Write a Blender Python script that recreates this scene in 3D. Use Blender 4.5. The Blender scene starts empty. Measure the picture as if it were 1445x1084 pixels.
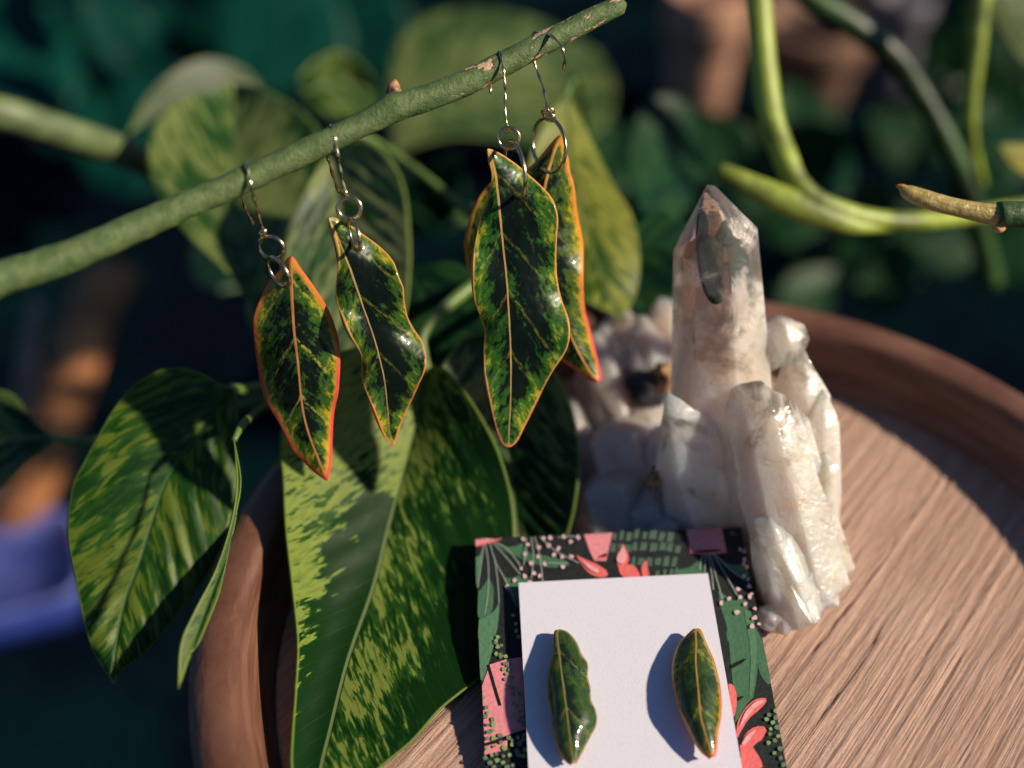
import bpy, bmesh, math, random
from mathutils import Vector, Matrix, noise
R = math.radians
random.seed(7)
scene = bpy.context.scene
COL = scene.collection

# ------------------------------------------------------------------ camera, sky, sun, exposure
PITCH, FPX, CX, CY = R(42), 1744.0, 722.5, 542.0
CAMZ = 0.1684
SP, CP = math.sin(PITCH), math.cos(PITCH)
cam_data = bpy.data.cameras.new("camera")
cam = bpy.data.objects.new("camera", cam_data)
COL.objects.link(cam)
cam.location = (0, 0, CAMZ)
cam.rotation_euler = (math.pi / 2 - PITCH, 0, 0)
cam_data.sensor_width = 36.0
cam_data.lens = 36.0 * FPX / 1445.0
cam_data.clip_start = 0.01
cam_data.clip_end = 60
cam_data.dof.use_dof = True
cam_data.dof.focus_distance = 0.1935
cam_data.dof.aperture_fstop = cam_data.lens / 7.4
scene.camera = cam

SUN_EL, SUN_ROT = R(33), R(101)
world = bpy.data.worlds.new("World")
scene.world = world
world.use_nodes = True
wn = world.node_tree
bg = wn.nodes["Background"]
sky = wn.nodes.new("ShaderNodeTexSky")
sky.sky_type = 'NISHITA'
sky.sun_disc = False
sky.sun_elevation = SUN_EL
sky.sun_rotation = SUN_ROT
sky.ozone_density = 9.0
sky.air_density = 1.0
sky.dust_density = 0.4
wn.links.new(sky.outputs[0], bg.inputs[0])
bg.inputs[1].default_value = 0.055
sun_data = bpy.data.lights.new("sun", 'SUN')
sun_data.energy = 5.0
sun_data.angle = R(2.0)
sun_data.color = (1.0, 0.85, 0.67)
sun = bpy.data.objects.new("sun", sun_data)
COL.objects.link(sun)
SDIR = Vector((math.cos(SUN_EL) * math.sin(SUN_ROT), math.cos(SUN_EL) * math.cos(SUN_ROT), math.sin(SUN_EL)))
sun.rotation_euler = (-SDIR).to_track_quat('-Z', 'Y').to_euler()

scene.view_settings.view_transform = 'Standard'
scene.view_settings.look = 'None'
scene.view_settings.gamma = 1.0
scene.view_settings.exposure = 0.26
scene.cycles.use_denoising = True
scene.cycles.max_bounces = 14
scene.cycles.transmission_bounces = 12
scene.cycles.sample_clamp_indirect = 4.0

# ------------------------------------------------------------------ geometry helpers
def P(px, py, d):
    v = (py - CY) / FPX
    return Vector(((px - CX) / FPX * d, d * (CP - v * SP), CAMZ - d * (SP + v * CP)))

def ray(px, py):
    return P(px, py, 1.0) - P(CX, CY, 0.0)

def ground_d(py, z=0.0):
    return (CAMZ - z) / (SP + (py - CY) / FPX * CP)

def spline(pts, n):
    """Catmull-Rom through pts (tuples of any length), n samples, uniform in chord length."""
    pts = [tuple(map(float, p)) for p in pts]
    k = len(pts[0])
    dense = []
    for i in range(len(pts) - 1):
        p0 = pts[max(i - 1, 0)]; p1 = pts[i]; p2 = pts[i + 1]; p3 = pts[min(i + 2, len(pts) - 1)]
        for j in range(12):
            t = j / 12
            dense.append(tuple(0.5 * (2 * p1[a] + (p2[a] - p0[a]) * t + (2 * p0[a] - 5 * p1[a] + 4 * p2[a] - p3[a]) * t * t
                                      + (-p0[a] + 3 * p1[a] - 3 * p2[a] + p3[a]) * t ** 3) for a in range(k)))
    dense.append(pts[-1])
    L = [0]
    for a, b in zip(dense, dense[1:]):
        L.append(L[-1] + math.dist(a[:2], b[:2]))
    out, j = [], 0
    for i in range(n):
        s = L[-1] * i / (n - 1)
        while j < len(L) - 2 and L[j + 1] < s:
            j += 1
        seg = L[j + 1] - L[j]
        t = 0 if seg < 1e-12 else (s - L[j]) / seg
        out.append(tuple(dense[j][a] + (dense[j + 1][a] - dense[j][a]) * min(max(t, 0), 1) for a in range(k)))
    return out

def link(name, me, mat=None, parent=None, smooth=True):
    o = bpy.data.objects.new(name, me)
    COL.objects.link(o)
    if mat is not None:
        me.materials.append(mat)
    if smooth:
        me.polygons.foreach_set("use_smooth", [True] * len(me.polygons))
    if parent is not None:
        o.parent = parent
        o.matrix_parent_inverse = parent.matrix_world.inverted() if parent.type != 'EMPTY' else Matrix.Translation(-parent.location)
    return o

def mesh(name, verts, faces):
    me = bpy.data.meshes.new(name)
    me.from_pydata([tuple(v) for v in verts], [], faces)
    me.update()
    return me

def thing(name, label, cat, loc, group=None):
    o = bpy.data.objects.new(name, None)
    COL.objects.link(o)
    o.location = loc
    o.empty_display_size = 0.01
    o["label"] = label; o["category"] = cat
    if group: o["group"] = group
    return o

def tube(name, pts, rad, mat, parent=None, seg=10, closed=False, n=None, attr=False, flat=1.0):
    """pts: world Vectors; rad: number or list; a swept round bar."""
    N = len(pts)
    rads = rad if isinstance(rad, (list, tuple)) else [rad] * N
    tang = []
    for i in range(N):
        a = pts[(i - 1) % N] if closed or i > 0 else pts[i]
        b = pts[(i + 1) % N] if closed or i < N - 1 else pts[i]
        tang.append((b - a).normalized())
    nrm = tang[0].orthogonal().normalized()
    verts, faces, at = [], [], []
    L = 0
    for i in range(N):
        nrm = (nrm - tang[i] * nrm.dot(tang[i])).normalized()
        bi = tang[i].cross(nrm)
        if i: L += (pts[i] - pts[i - 1]).length
        for j in range(seg):
            t = 2 * math.pi * j / seg
            verts.append(pts[i] + (nrm * math.cos(t) + bi * math.sin(t) * flat) * rads[i])
            at.append((L * 100, math.cos(t), math.sin(t)))
    M = N if closed else N - 1
    for i in range(M):
        for j in range(seg):
            a = i * seg + j; b = i * seg + (j + 1) % seg
            c = ((i + 1) % N) * seg + (j + 1) % seg; d = ((i + 1) % N) * seg + j
            faces.append((a, b, c, d))
    if not closed:
        faces.append(tuple(range(seg - 1, -1, -1)))
        faces.append(tuple((N - 1) * seg + j for j in range(seg)))
    me = mesh(name, verts, faces)
    if attr:
        a = me.attributes.new("luv", 'FLOAT_VECTOR', 'POINT')
        a.data.foreach_set("vector", [c for p in at for c in p])
    return link(name, me, mat, parent)

def ptube(name, pix, mat, parent=None, n=40, seg=10, attr=False, flat=1.0):
    """pix: (px, py, depth, radius in pixels of the photograph at that depth)"""
    s = spline(pix, n)
    return tube(name, [P(p[0], p[1], p[2]) for p in s], [p[3] * p[2] / FPX for p in s], mat, parent, seg, attr=attr, flat=flat)

def ring(name, c, d, a, b, rot, wire, mat, parent, phase=0.0):
    """A round wire ring of radius a (pixels) seen foreshortened to b, major axis at angle rot."""
    k = math.sqrt(max(a * a - b * b, 0))
    pts = []
    for i in range(36):
        t = 2 * math.pi * i / 36
        u, w = a * math.cos(t), b * math.sin(t)
        x = c[0] + u * math.cos(rot) - w * math.sin(rot)
        y = c[1] + u * math.sin(rot) + w * math.cos(rot)
        pts.append(P(x, y, d + k * math.sin(t) * d / FPX * (-1 if phase else 1)))
    return tube(name, pts, wire * d / FPX, mat, parent, 8, closed=True)

def smoothstep(a, b, x):
    t = min(max((x - a) / (b - a), 0), 1)
    return t * t * (3 - 2 * t)

def leaf(name, left, right, mid, M, parent, mat, nu=90, nv=30, fold=(0, 0), dome=0.0, quilt=0.0, qsp=0.45, wave=0.0, wfreq=3.0,
         thick=0.0004, seed=0.0, curl=0.0, rough=0.0, offs=None):
    """A blade between the left and right margins (pixel polylines base->tip) about the midrib.
    M(px, py, u, off) -> world point; off = metres away from the viewer."""
    Ls, Rs, Ms = spline(left, nu), spline(right, nu), spline(mid, nu)
    verts, luv, edge = [], [], []
    slen = 0
    prev = None
    for i in range(nu):
        u = i / (nu - 1)
        m0 = M(Ms[i][0], Ms[i][1], u, 0)
        if prev is not None: slen += (m0 - prev).length
        prev = m0
        hl = (M(Ls[i][0], Ls[i][1], u, 0) - m0).length * 100
        hr = (M(Rs[i][0], Rs[i][1], u, 0) - m0).length * 100
        for j in range(nv + 1):
            v = -1 + 2 * j / nv
            s = Ls[i] if v < 0 else Rs[i]
            a = abs(v)
            x = Ms[i][0] + (s[0] - Ms[i][0]) * a
            y = Ms[i][1] + (s[1] - Ms[i][1]) * a
            hw = hl if v < 0 else hr
            t = hw * a
            sp = slen * 100 - 1.4 * t
            f = fold[0] if v < 0 else fold[1]
            off = f * (a ** 1.25) * min(1, hw / 0.5) + dome * a * a * min(1, hw / 0.3) + curl * (u - 0.5) ** 2
            off += quilt * math.cos(2 * math.pi * sp / qsp) * math.sin(math.pi * min(a * 1.1, 1)) * (0.6 + 0.8 * noise.noise((sp, v * 2, seed)))
            off += wave * math.sin(2 * math.pi * (wfreq * u + (0.3 if v > 0 else 0) + seed)) * a ** 2 * math.sin(math.pi * min(max(u, 0.0), 1))
            if rough:
                off += rough * noise.fractal((slen * 300, v * hw * 3, seed * 7 + 3), 1.0, 2.0, 3)
            if offs: off += offs(u, v)
            verts.append(M(x, y, u, off))
            luv.append((slen * 100, (1 if v >= 0 else -1) * t, u))
            edge.append(hw * (1 - a) * 10 if 0 < i < nu - 1 else 0.0)
    faces = []
    W = nv + 1
    for i in range(nu - 1):
        for j in range(nv):
            faces.append((i * W + j, i * W + j + 1, (i + 1) * W + j + 1, (i + 1) * W + j))
    me = mesh(name, verts, faces)
    a = me.attributes.new("luv", 'FLOAT_VECTOR', 'POINT'); a.data.foreach_set("vector", [c for p in luv for c in p])
    a = me.attributes.new("edge", 'FLOAT', 'POINT'); a.data.foreach_set("value", edge)
    o = link(name, me, mat, parent)
    sm = o.modifiers.new("thickness", 'SOLIDIFY'); sm.thickness = thick; sm.offset = 0
    return o

def depthmap(d0, d1, mid=None):
    def M(px, py, u, off):
        d = d0 + (d1 - d0) * u if mid is None else (d0 * (1 - u) ** 2 + 2 * mid * u * (1 - u) + d1 * u * u)
        return P(px, py, d + off)
    return M

def groundmap(d0, d1, mid):
    f = depthmap(d0, d1, mid)
    def M(px, py, u, off):      # the blade bends where it would touch the tray floor
        d = d0 * (1 - u) ** 2 + 2 * mid * u * (1 - u) + d1 * u * u + off
        lim = ground_d(py, 0.0022)
        k = 0.004
        h = max(k - abs(d - lim), 0) / k
        return P(px, py, min(d, lim) - h * h * k * 0.25)
    return M

# ------------------------------------------------------------------ material helpers
class NT:
    def __init__(self, name):
        self.m = bpy.data.materials.new(name); self.m.use_nodes = True
        self.t = self.m.node_tree; self.t.nodes.clear()
        self.out = self.t.nodes.new("ShaderNodeOutputMaterial")
    def put(self, sock, v):
        if isinstance(v, bpy.types.NodeSocket): self.t.links.new(v, sock)
        elif v is not None:
            if isinstance(v, (tuple, list)) and len(v) == 3 and sock.type == 'RGBA': v = (*v, 1)
            sock.default_value = v
    def n(self, kind, **inp):
        nd = self.t.nodes.new("ShaderNode" + kind)
        for k, v in inp.items():
            k = k.replace("_", " ")
            if k in nd.inputs: self.put(nd.inputs[k], v)
        return nd
    def math(self, op, a, b=None, c=None, clamp=False):
        nd = self.t.nodes.new("ShaderNodeMath"); nd.operation = op; nd.use_clamp = clamp
        for i, v in enumerate((a, b, c)):
            if v is not None: self.put(nd.inputs[i], v)
        return nd.outputs[0]
    def mix(self, f, a, b, mode='MIX'):
        nd = self.t.nodes.new("ShaderNodeMix"); nd.data_type = 'RGBA'; nd.blend_type = mode
        self.put(nd.inputs[0], f); self.put(nd.inputs[6], a); self.put(nd.inputs[7], b)
        return nd.outputs[2]
    def step(self, x, lo, hi):
        nd = self.t.nodes.new("ShaderNodeMapRange"); nd.interpolation_type = 'SMOOTHSTEP'
        self.put(nd.inputs[0], x); self.put(nd.inputs[1], lo); self.put(nd.inputs[2], hi)
        return nd.outputs[0]
    def xyz(self, x, y, z):
        nd = self.t.nodes.new("ShaderNodeCombineXYZ")
        for i, v in enumerate((x, y, z)): self.put(nd.inputs[i], v)
        return nd.outputs[0]
    def sep(self, v):
        nd = self.t.nodes.new("ShaderNodeSeparateXYZ"); self.put(nd.inputs[0], v); return nd.outputs
    def attr(self, name):
        nd = self.t.nodes.new("ShaderNodeAttribute"); nd.attribute_name = name; return nd
    def noise(self, vec, scale, detail=4, rough=0.55, dist=0.0):
        nd = self.t.nodes.new("ShaderNodeTexNoise")
        self.put(nd.inputs["Vector"], vec); nd.inputs["Scale"].default_value = scale
        nd.inputs["Detail"].default_value = detail; nd.inputs["Roughness"].default_value = rough
        nd.inputs["Distortion"].default_value = dist
        return nd.outputs[0]
    def bump(self, h, dist, strength=1.0):
        nd = self.t.nodes.new("ShaderNodeBump"); self.put(nd.inputs["Height"], h)
        nd.inputs["Distance"].default_value = dist; nd.inputs["Strength"].default_value = strength
        return nd.outputs[0]
    def obj(self):
        return self.t.nodes.new("ShaderNodeTexCoord").outputs["Object"]
    def bsdf(self, **k):
        nd = self.t.nodes.new("ShaderNodeBsdfPrincipled")
        for key, v in k.items(): self.put(nd.inputs[key.replace("_", " ")], v)
        return nd.outputs[0]
    def mixsh(self, f, a, b):
        nd = self.t.nodes.new("ShaderNodeMixShader"); self.put(nd.inputs[0], f); self.put(nd.inputs[1], a); self.put(nd.inputs[2], b)
        return nd.outputs[0]
    def done(self, sh):
        self.t.links.new(sh, self.out.inputs[0]); return self.m

def plain(name, col, rough=0.5, var=0.25, scale=200, metal=0.0, bump=0.0, spec=0.5):
    k = NT(name)
    nz = k.noise(k.obj(), scale, 5)
    dark = tuple(c * (1 - var) for c in col); lite = tuple(min(1, c * (1 + var)) for c in col)
    c = k.mix(k.step(nz, 0.3, 0.7), dark, lite)
    nrm = k.bump(nz, bump) if bump else None
    return k.done(k.bsdf(Base_Color=c, Roughness=rough, Metallic=metal, Normal=nrm, Specular_IOR_Level=spec))

def leaf_material(name, dark, mid, light, cover=0.5, seed=0.0, rib=(0.16, 0.24, 0.08), rim=(0.2, 0.28, 0.05), trans=0.35, rough=0.38, scale=1.0, streak=0.45, asym=0.0, wedge=0.0, outer=0.0, spec=0.28):
    k = NT(name)
    s, t, u = k.sep(k.attr("luv").outputs["Vector"])
    at = k.math('ABSOLUTE', t)
    side = k.math('SIGN', t)
    sp = k.math('SUBTRACT', s, k.math('MULTIPLY', at, 1.4))
    v1 = k.xyz(k.math('MULTIPLY', sp, 2.6 * scale), k.math('MULTIPLY_ADD', at, streak * 2.2 * scale, k.math('MULTIPLY', side, 3.7)), seed)
    n1 = k.noise(v1, 1.15, 3, 0.55, 0.5)
    v2 = k.xyz(k.math('MULTIPLY', sp, 7.5 * scale), k.math('MULTIPLY_ADD', at, 4.6 * scale, k.math('MULTIPLY', side, 9.1)), seed + 4)
    n2 = k.noise(v2, 1.0, 3, 0.5, 0.5)
    v3 = k.xyz(k.math('MULTIPLY', s, 0.55 * scale), k.math('MULTIPLY', t, 0.7 * scale), seed + 9)
    n3 = k.noise(v3, 1.0, 2, 0.5)
    f = k.math('ADD', k.math('MULTIPLY', n1, 0.46), k.math('MULTIPLY', n2, 0.50))
    f = k.math('ADD', f, k.math('MULTIPLY', n3, 0.45))
    f = k.math('SUBTRACT', f, k.math('MULTIPLY', side, asym))
    if outer: f = k.math('SUBTRACT', f, k.math('MULTIPLY', k.step(t, 0.55, 1.7), outer))
    if wedge:
        wd = k.math('MULTIPLY', k.math('SUBTRACT', 1.0, k.step(k.math('MULTIPLY_ADD', n1, 1.4, at), 1.35, 1.75)), k.math('LESS_THAN', t, 0.0))
        f = k.math('SUBTRACT', f, k.math('MULTIPLY', k.math('MULTIPLY', wd, k.step(u, 0.2, 0.36)), wedge))
    c0 = 0.685 + (0.5 - cover) * 0.35
    lm = k.step(f, c0 - 0.015, c0 + 0.04)
    mm = k.step(f, c0 - 0.1, c0 - 0.02)
    col = k.mix(mm, dark, mid)
    lightv = k.mix(k.step(n2, 0.35, 0.65), tuple(c * 0.75 for c in light), light)
    col = k.mix(lm, col, lightv)
    ribm = k.math('SUBTRACT', 1.0, k.step(at, 0.015, 0.045))
    # fine side veins
    fr = k.math('FRACT', k.math('DIVIDE', sp, 0.42))
    vd = k.math('ABSOLUTE', k.math('SUBTRACT', fr, 0.5))
    veins = k.math('SUBTRACT', 1.0, k.step(vd, 0.0, 0.04))
    col = k.mix(k.math('MULTIPLY', k.math('MULTIPLY', veins, k.step(n1, 0.35, 0.6)), 0.09), col, rib)
    col = k.mix(ribm, col, rib)
    e = k.attr("edge").outputs["Fac"]
    em = k.math('MULTIPLY', k.math('SUBTRACT', 1.0, k.step(e, 0.15, 0.55)), 0.8)
    col = k.mix(em, col, rim)
    fine = k.noise(k.xyz(k.math('MULTIPLY', s, 30), k.math('MULTIPLY', t, 30), 0), 1.0, 4)
    h = k.math('ADD', k.math('MULTIPLY', fine, 0.5), k.math('MULTIPLY', veins, -0.15))
    h = k.math('SUBTRACT', h, k.math('MULTIPLY', ribm, 1.5))
    nrm = k.bump(h, 0.00008)
    p = k.bsdf(Base_Color=col, Roughness=k.math('MULTIPLY_ADD', n2, 0.25, rough - 0.1), Normal=nrm, Specular_IOR_Level=spec)
    tr = k.n("BsdfTranslucent", Color=k.mix(0.55, col, k.mix(1.0, col, (1.0, 1.25, 0.3), 'MULTIPLY')), Normal=nrm)
    return k.done(k.mixsh(trans, p, tr.outputs[0]))

def resin_material(name, seed, core=(0.003, 0.007, 0.003), green=(0.03, 0.08, 0.010), yellow=(0.32, 0.27, 0.015), redtip=(0.62, 0.05, 0.04),
                   orange=(0.55, 0.17, 0.05), marg=0.35, mott=0.5, vein=0.5, redstart=0.55, rib=(0.45, 0.22, 0.08), coat=0.12, nscale=4, ribk=1.0, yedge=0.7):
    k = NT(name)
    s, t, u = k.sep(k.attr("luv").outputs["Vector"])
    e = k.attr("edge").outputs["Fac"]
    at = k.math('ABSOLUTE', t); side = k.math('SIGN', t)
    sp = k.math('SUBTRACT', s, k.math('MULTIPLY', at, 1.5))
    c1 = k.xyz(k.math('MULTIPLY', k.math('MULTIPLY_ADD', sp, 0.5, k.math('MULTIPLY', s, 0.5)), 3.2), k.math('MULTIPLY_ADD', at, 3.6, k.math('MULTIPLY', side, 5)), seed)
    n1 = k.noise(c1, 1.0, 5, 0.6, 0.5)
    c2 = k.xyz(k.math('MULTIPLY', k.math('MULTIPLY_ADD', sp, 0.6, k.math('MULTIPLY', s, 0.4)), 9), k.math('MULTIPLY', t, 11), seed + 3)
    n2 = k.noise(c2, 1.0, 7, 0.72, 0.9)
    edgef = k.math('SUBTRACT', 1.0, k.step(e, 0.2, 4.5))
    f = k.math('ADD', k.math('MULTIPLY', n1, 0.6), k.math('MULTIPLY', n2, 0.5))
    f = k.math('ADD', f, k.math('MULTIPLY', edgef, 0.17))
    col = k.mix(k.step(f, 0.62 - 0.14 * mott, 0.70 - 0.14 * mott), core, green)
    col = k.mix(k.step(f, 0.72 - 0.10 * mott, 0.84 - 0.10 * mott), col, yellow)
    # curved side veins
    fr = k.math('FRACT', k.math('DIVIDE', k.math('ADD', sp, k.math('MULTIPLY', n1, 0.25)), 0.95))
    vd = k.math('ABSOLUTE', k.math('SUBTRACT', fr, 0.5))
    vm = k.math('MULTIPLY', k.math('SUBTRACT', 1.0, k.step(vd, 0.015, 0.06)), k.step(n2, 0.38, 0.6))
    col = k.mix(k.math('MULTIPLY', vm, vein), col, (0.26, 0.28, 0.035))
    ribw = k.math('MULTIPLY_ADD', u, -0.018 * ribk, 0.036 * ribk)
    ribm = k.math('MULTIPLY', k.math('SUBTRACT', 1.0, k.step(at, k.math('MULTIPLY', ribw, 0.55), ribw)), k.step(n2, 0.2, 0.42))
    col = k.mix(ribm, col, rib)
    en = k.math('MULTIPLY_ADD', n2, -4.5 * marg, k.math('ADD', e, 2.25 * marg))
    em2 = k.math('SUBTRACT', 1.0, k.step(en, marg * 1.1, marg * 2.6))
    col = k.mix(k.math('MULTIPLY', em2, yedge), col, (0.5, 0.26, 0.03))
    mc = k.mix(k.step(u, redstart - 0.25, redstart + 0.2), orange, redtip)
    em = k.math('SUBTRACT', 1.0, k.step(k.math('MULTIPLY_ADD', n2, -1.6 * marg, k.math('ADD', e, 0.8 * marg)), marg * 0.6, marg * 1.25))
    col = k.mix(em, col, mc)
    h = k.noise(k.xyz(k.math('MULTIPLY', s, nscale), k.math('MULTIPLY', t, nscale), seed), 1.0, 2)
    nrm = k.bump(h, 0.0004, 0.5)
    return k.done(k.bsdf(Base_Color=col, Roughness=0.32, Normal=nrm, Coat_Weight=coat, Coat_Roughness=0.04, Specular_IOR_Level=0.12))

# ------------------------------------------------------------------ materials
def wood_material():
    k = NT("sawn_wood")
    o = k.obj()
    rot = k.t.nodes.new("ShaderNodeMapping"); rot.inputs["Rotation"].default_value = (0, 0, -R(52))
    k.t.links.new(o, rot.inputs[0])
    x, y, z = k.sep(rot.outputs[0])
    g1 = k.noise(k.xyz(k.math('MULTIPLY', x, 4.5), k.math('MULTIPLY', y, 330), 0), 1.0, 6, 0.65, 0.15)
    g2 = k.noise(k.xyz(k.math('MULTIPLY', x, 55), k.math('MULTIPLY', y, 2300), 3), 1.0, 5, 0.7)
    g3 = k.noise(o, 24, 3)
    col = k.mix(k.step(g1, 0.3, 0.7), (0.40, 0.235, 0.165), (0.58, 0.375, 0.275))
    col = k.mix(k.math('MULTIPLY', k.step(g3, 0.45, 0.7), 0.5), col, (0.57, 0.39, 0.29))
    col = k.mix(k.math('MULTIPLY', k.step(g2, 0.52, 0.66), 0.45), col, (0.2, 0.11, 0.07))
    nrm = k.bump(k.math('ADD', k.math('MULTIPLY', g2, 1.0), g1), 0.0008, 0.8)
    return k.done(k.bsdf(Base_Color=col, Roughness=k.math('MULTIPLY_ADD', g2, 0.3, 0.42), Normal=nrm, Specular_IOR_Level=0.35))

def rim_material():
    k = NT("turned_wood_rim")
    o = k.obj()
    g = k.noise(k.xyz(k.math('MULTIPLY', k.sep(o)[0], 60), k.math('MULTIPLY', k.sep(o)[1], 60), k.math('MULTIPLY', k.sep(o)[2], 500)), 1.0, 5)
    col = k.mix(k.step(g, 0.3, 0.7), (0.10, 0.038, 0.02), (0.19, 0.09, 0.055))
    return k.done(k.bsdf(Base_Color=col, Roughness=0.5, Normal=k.bump(g, 0.0008)))

def quartz_material(name, milk, clear_lo, clear_hi, seed=0.0):
    k = NT(name)
    o = k.obj()
    cl = k.attr("clear").outputs["Fac"]
    n1 = k.noise(o, 150, 5, 0.62, 0.6)
    n2 = k.noise(o, 700, 4, 0.6)
    n3 = k.noise(o, 1700, 3, 0.7)
    nb = k.noise(o, 95, 4, 0.6, 0.8)
    milkc = k.mix(k.step(n1, 0.35, 0.65), tuple(c * 0.86 for c in milk), milk)
    milkc = k.mix(k.math('MULTIPLY', k.step(nb, 0.45, 0.62), 0.7), milkc, (milk[0] * .84, milk[1] * .75, milk[2] * .63))
    milkc = k.mix(k.step(n2, 0.62, 0.70), milkc, (0.95, 0.92, 0.88))
    nrm = k.bump(k.math('ADD', k.math('MULTIPLY', n1, 0.9), k.math('ADD', k.math('MULTIPLY', n2, 0.45), k.math('MULTIPLY', k.math('MULTIPLY', n3, k.step(n1, 0.48, 0.6)), 0.3))), 0.0009, 0.6)
    sss = k.t.nodes.new("ShaderNodeBsdfPrincipled")
    for key, v in dict(Base_Color=milkc, Roughness=k.math('MULTIPLY_ADD', n2, 0.3, 0.03), Normal=nrm, IOR=1.5, Specular_IOR_Level=0.5,
                       Subsurface_Weight=0.9, Subsurface_Scale=0.008, Transmission_Weight=0.0).items():
        k.put(sss.inputs[key.replace("_", " ")], v)
    sss.inputs["Subsurface Radius"].default_value = (1.0, 0.75, 0.55)
    fac = k.math('ADD', cl, k.math('ADD', k.math('MULTIPLY', k.math('SUBTRACT', n1, 0.5), 1.3), k.math('MULTIPLY', k.math('SUBTRACT', nb, 0.5), 2.4)))
    fac = k.step(fac, clear_lo, clear_hi)
    fac = k.math('MULTIPLY_ADD', fac, 0.54, 0.38)
    glass = k.bsdf(Base_Color=(0.97, 0.95, 0.93), Roughness=k.math('MULTIPLY_ADD', fac, -0.4, 0.4), IOR=1.54, Transmission_Weight=1.0, Normal=k.bump(n1, 0.0005, 0.25))
    return k.done(k.mixsh(fac, sss.outputs[0], glass))

def stem_material():
    k = NT("grey_green_stem")
    s, ca, sa = k.sep(k.attr("luv").outputs["Vector"])
    o = k.obj()
    n1 = k.noise(o, 500, 5, 0.65)
    n2 = k.noise(k.xyz(k.math('MULTIPLY', s, 2.2), k.math('MULTIPLY', ca, 0.9), k.math('MULTIPLY', sa, 0.9)), 1.0, 4, 0.55)
    n3 = k.noise(o, 2600, 3, 0.6)
    col = k.mix(k.step(n1, 0.3, 0.7), (0.055, 0.10, 0.028), (0.115, 0.165, 0.055))
    old = k.step(s, 7.55, 7.9)
    scar = k.math('MULTIPLY', k.step(k.math('ADD', n2, k.math('MULTIPLY', n1, 0.25)), 0.70, 0.76), old)
    spot = k.math('MULTIPLY', k.step(n1, 0.66, 0.74), 0.35)
    col = k.mix(spot, col, (0.2, 0.2, 0.1))
    col = k.mix(scar, col, (0.58, 0.38, 0.24))
    h = k.math('ADD', n1, k.math('MULTIPLY', n3, 0.4))
    h = k.math('SUBTRACT', h, k.math('MULTIPLY', scar, 0.6))
    return k.done(k.bsdf(Base_Color=col, Roughness=0.55, Normal=k.bump(h, 0.0004, 0.9), Specular_IOR_Level=0.35))

MW = wood_material(); MRIM = rim_material(); MSTEM = stem_material()
MQ = quartz_material("milky_quartz", (0.95, 0.84, 0.72), 0.40, 0.95)
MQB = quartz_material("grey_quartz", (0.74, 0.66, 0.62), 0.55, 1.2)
MMATRIX = plain("iron_stained_matrix", (0.30, 0.17, 0.07), 0.7, 0.7, 500, bump=0.001)
MGOLD = plain("gold_wire", (0.85, 0.62, 0.34), 0.22, 0.15, 900, metal=1.0)
MBRASS = plain("dark_brass_wire", (0.62, 0.48, 0.30), 0.25, 0.2, 900, metal=1.0)
DARKG, MIDG, LITEG = (0.006, 0.038, 0.006), (0.026, 0.095, 0.011), (0.30, 0.36, 0.075)
ML_big = leaf_material("marbled_leaf", DARKG, MIDG, (0.24, 0.32, 0.06), 0.54, 1.0, rib=(0.2, 0.27, 0.1), asym=0.03, scale=1.25, wedge=0.3, streak=0.6, outer=0.2, spec=0.13, rough=0.42)
ML_left = leaf_material("dark_marbled_leaf", (0.008, 0.045, 0.005), (0.022, 0.085, 0.008), (0.12, 0.18, 0.018), 0.40, 5.0, rib=(0.04, 0.12, 0.03), scale=0.8)
ML_dim = leaf_material("deep_green_leaf", (0.008, 0.04, 0.012), (0.02, 0.08, 0.02), (0.16, 0.22, 0.06), 0.38, 8.0, scale=0.8)
ML_pale = leaf_material("pale_green_leaf", (0.025, 0.065, 0.016), (0.06, 0.12, 0.03), (0.17, 0.22, 0.07), 0.46, 3.0, trans=0.45, scale=0.45)
ML_glow = leaf_material("yellow_green_leaf", (0.025, 0.085, 0.008), (0.09, 0.17, 0.014), (0.36, 0.39, 0.06), 0.5, 12.0, trans=0.55, scale=0.75)
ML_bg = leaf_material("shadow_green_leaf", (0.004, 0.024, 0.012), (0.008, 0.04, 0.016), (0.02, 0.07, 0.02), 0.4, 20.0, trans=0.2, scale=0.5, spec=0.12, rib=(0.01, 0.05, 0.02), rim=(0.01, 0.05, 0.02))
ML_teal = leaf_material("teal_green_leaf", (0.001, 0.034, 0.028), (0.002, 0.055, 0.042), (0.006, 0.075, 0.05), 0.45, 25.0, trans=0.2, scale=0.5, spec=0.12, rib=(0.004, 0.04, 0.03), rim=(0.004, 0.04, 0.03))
ML_yel = leaf_material("yellow_leaf", (0.3, 0.26, 0.02), (0.42, 0.36, 0.03), (0.5, 0.45, 0.06), 0.5, 30.0, trans=0.4)
MPET = plain("petiole_green", (0.10, 0.17, 0.035), 0.45, 0.3, 300)
MVINE = plain("yellow_green_vine", (0.21, 0.27, 0.03), 0.45, 0.55, 110, bump=0.0006)
MVINED = plain("dark_green_vine", (0.018, 0.06, 0.015), 0.45, 0.4, 160)
MVINEO = plain("grey_olive_vine", (0.10, 0.135, 0.05), 0.5, 0.3, 200)

# ------------------------------------------------------------------ ground and tray
GZ = -0.24
me = mesh("ground", [(-6, -2, GZ), (6, -2, GZ), (6, 10, GZ), (-6, 10, GZ)], [(0, 1, 2, 3)])
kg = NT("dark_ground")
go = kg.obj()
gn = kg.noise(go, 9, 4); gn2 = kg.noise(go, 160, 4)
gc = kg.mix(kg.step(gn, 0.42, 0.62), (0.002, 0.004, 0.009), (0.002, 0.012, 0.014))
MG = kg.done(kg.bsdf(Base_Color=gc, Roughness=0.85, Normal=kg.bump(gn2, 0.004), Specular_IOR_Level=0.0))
g = link("ground", me, MG); g["kind"] = "structure"

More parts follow.
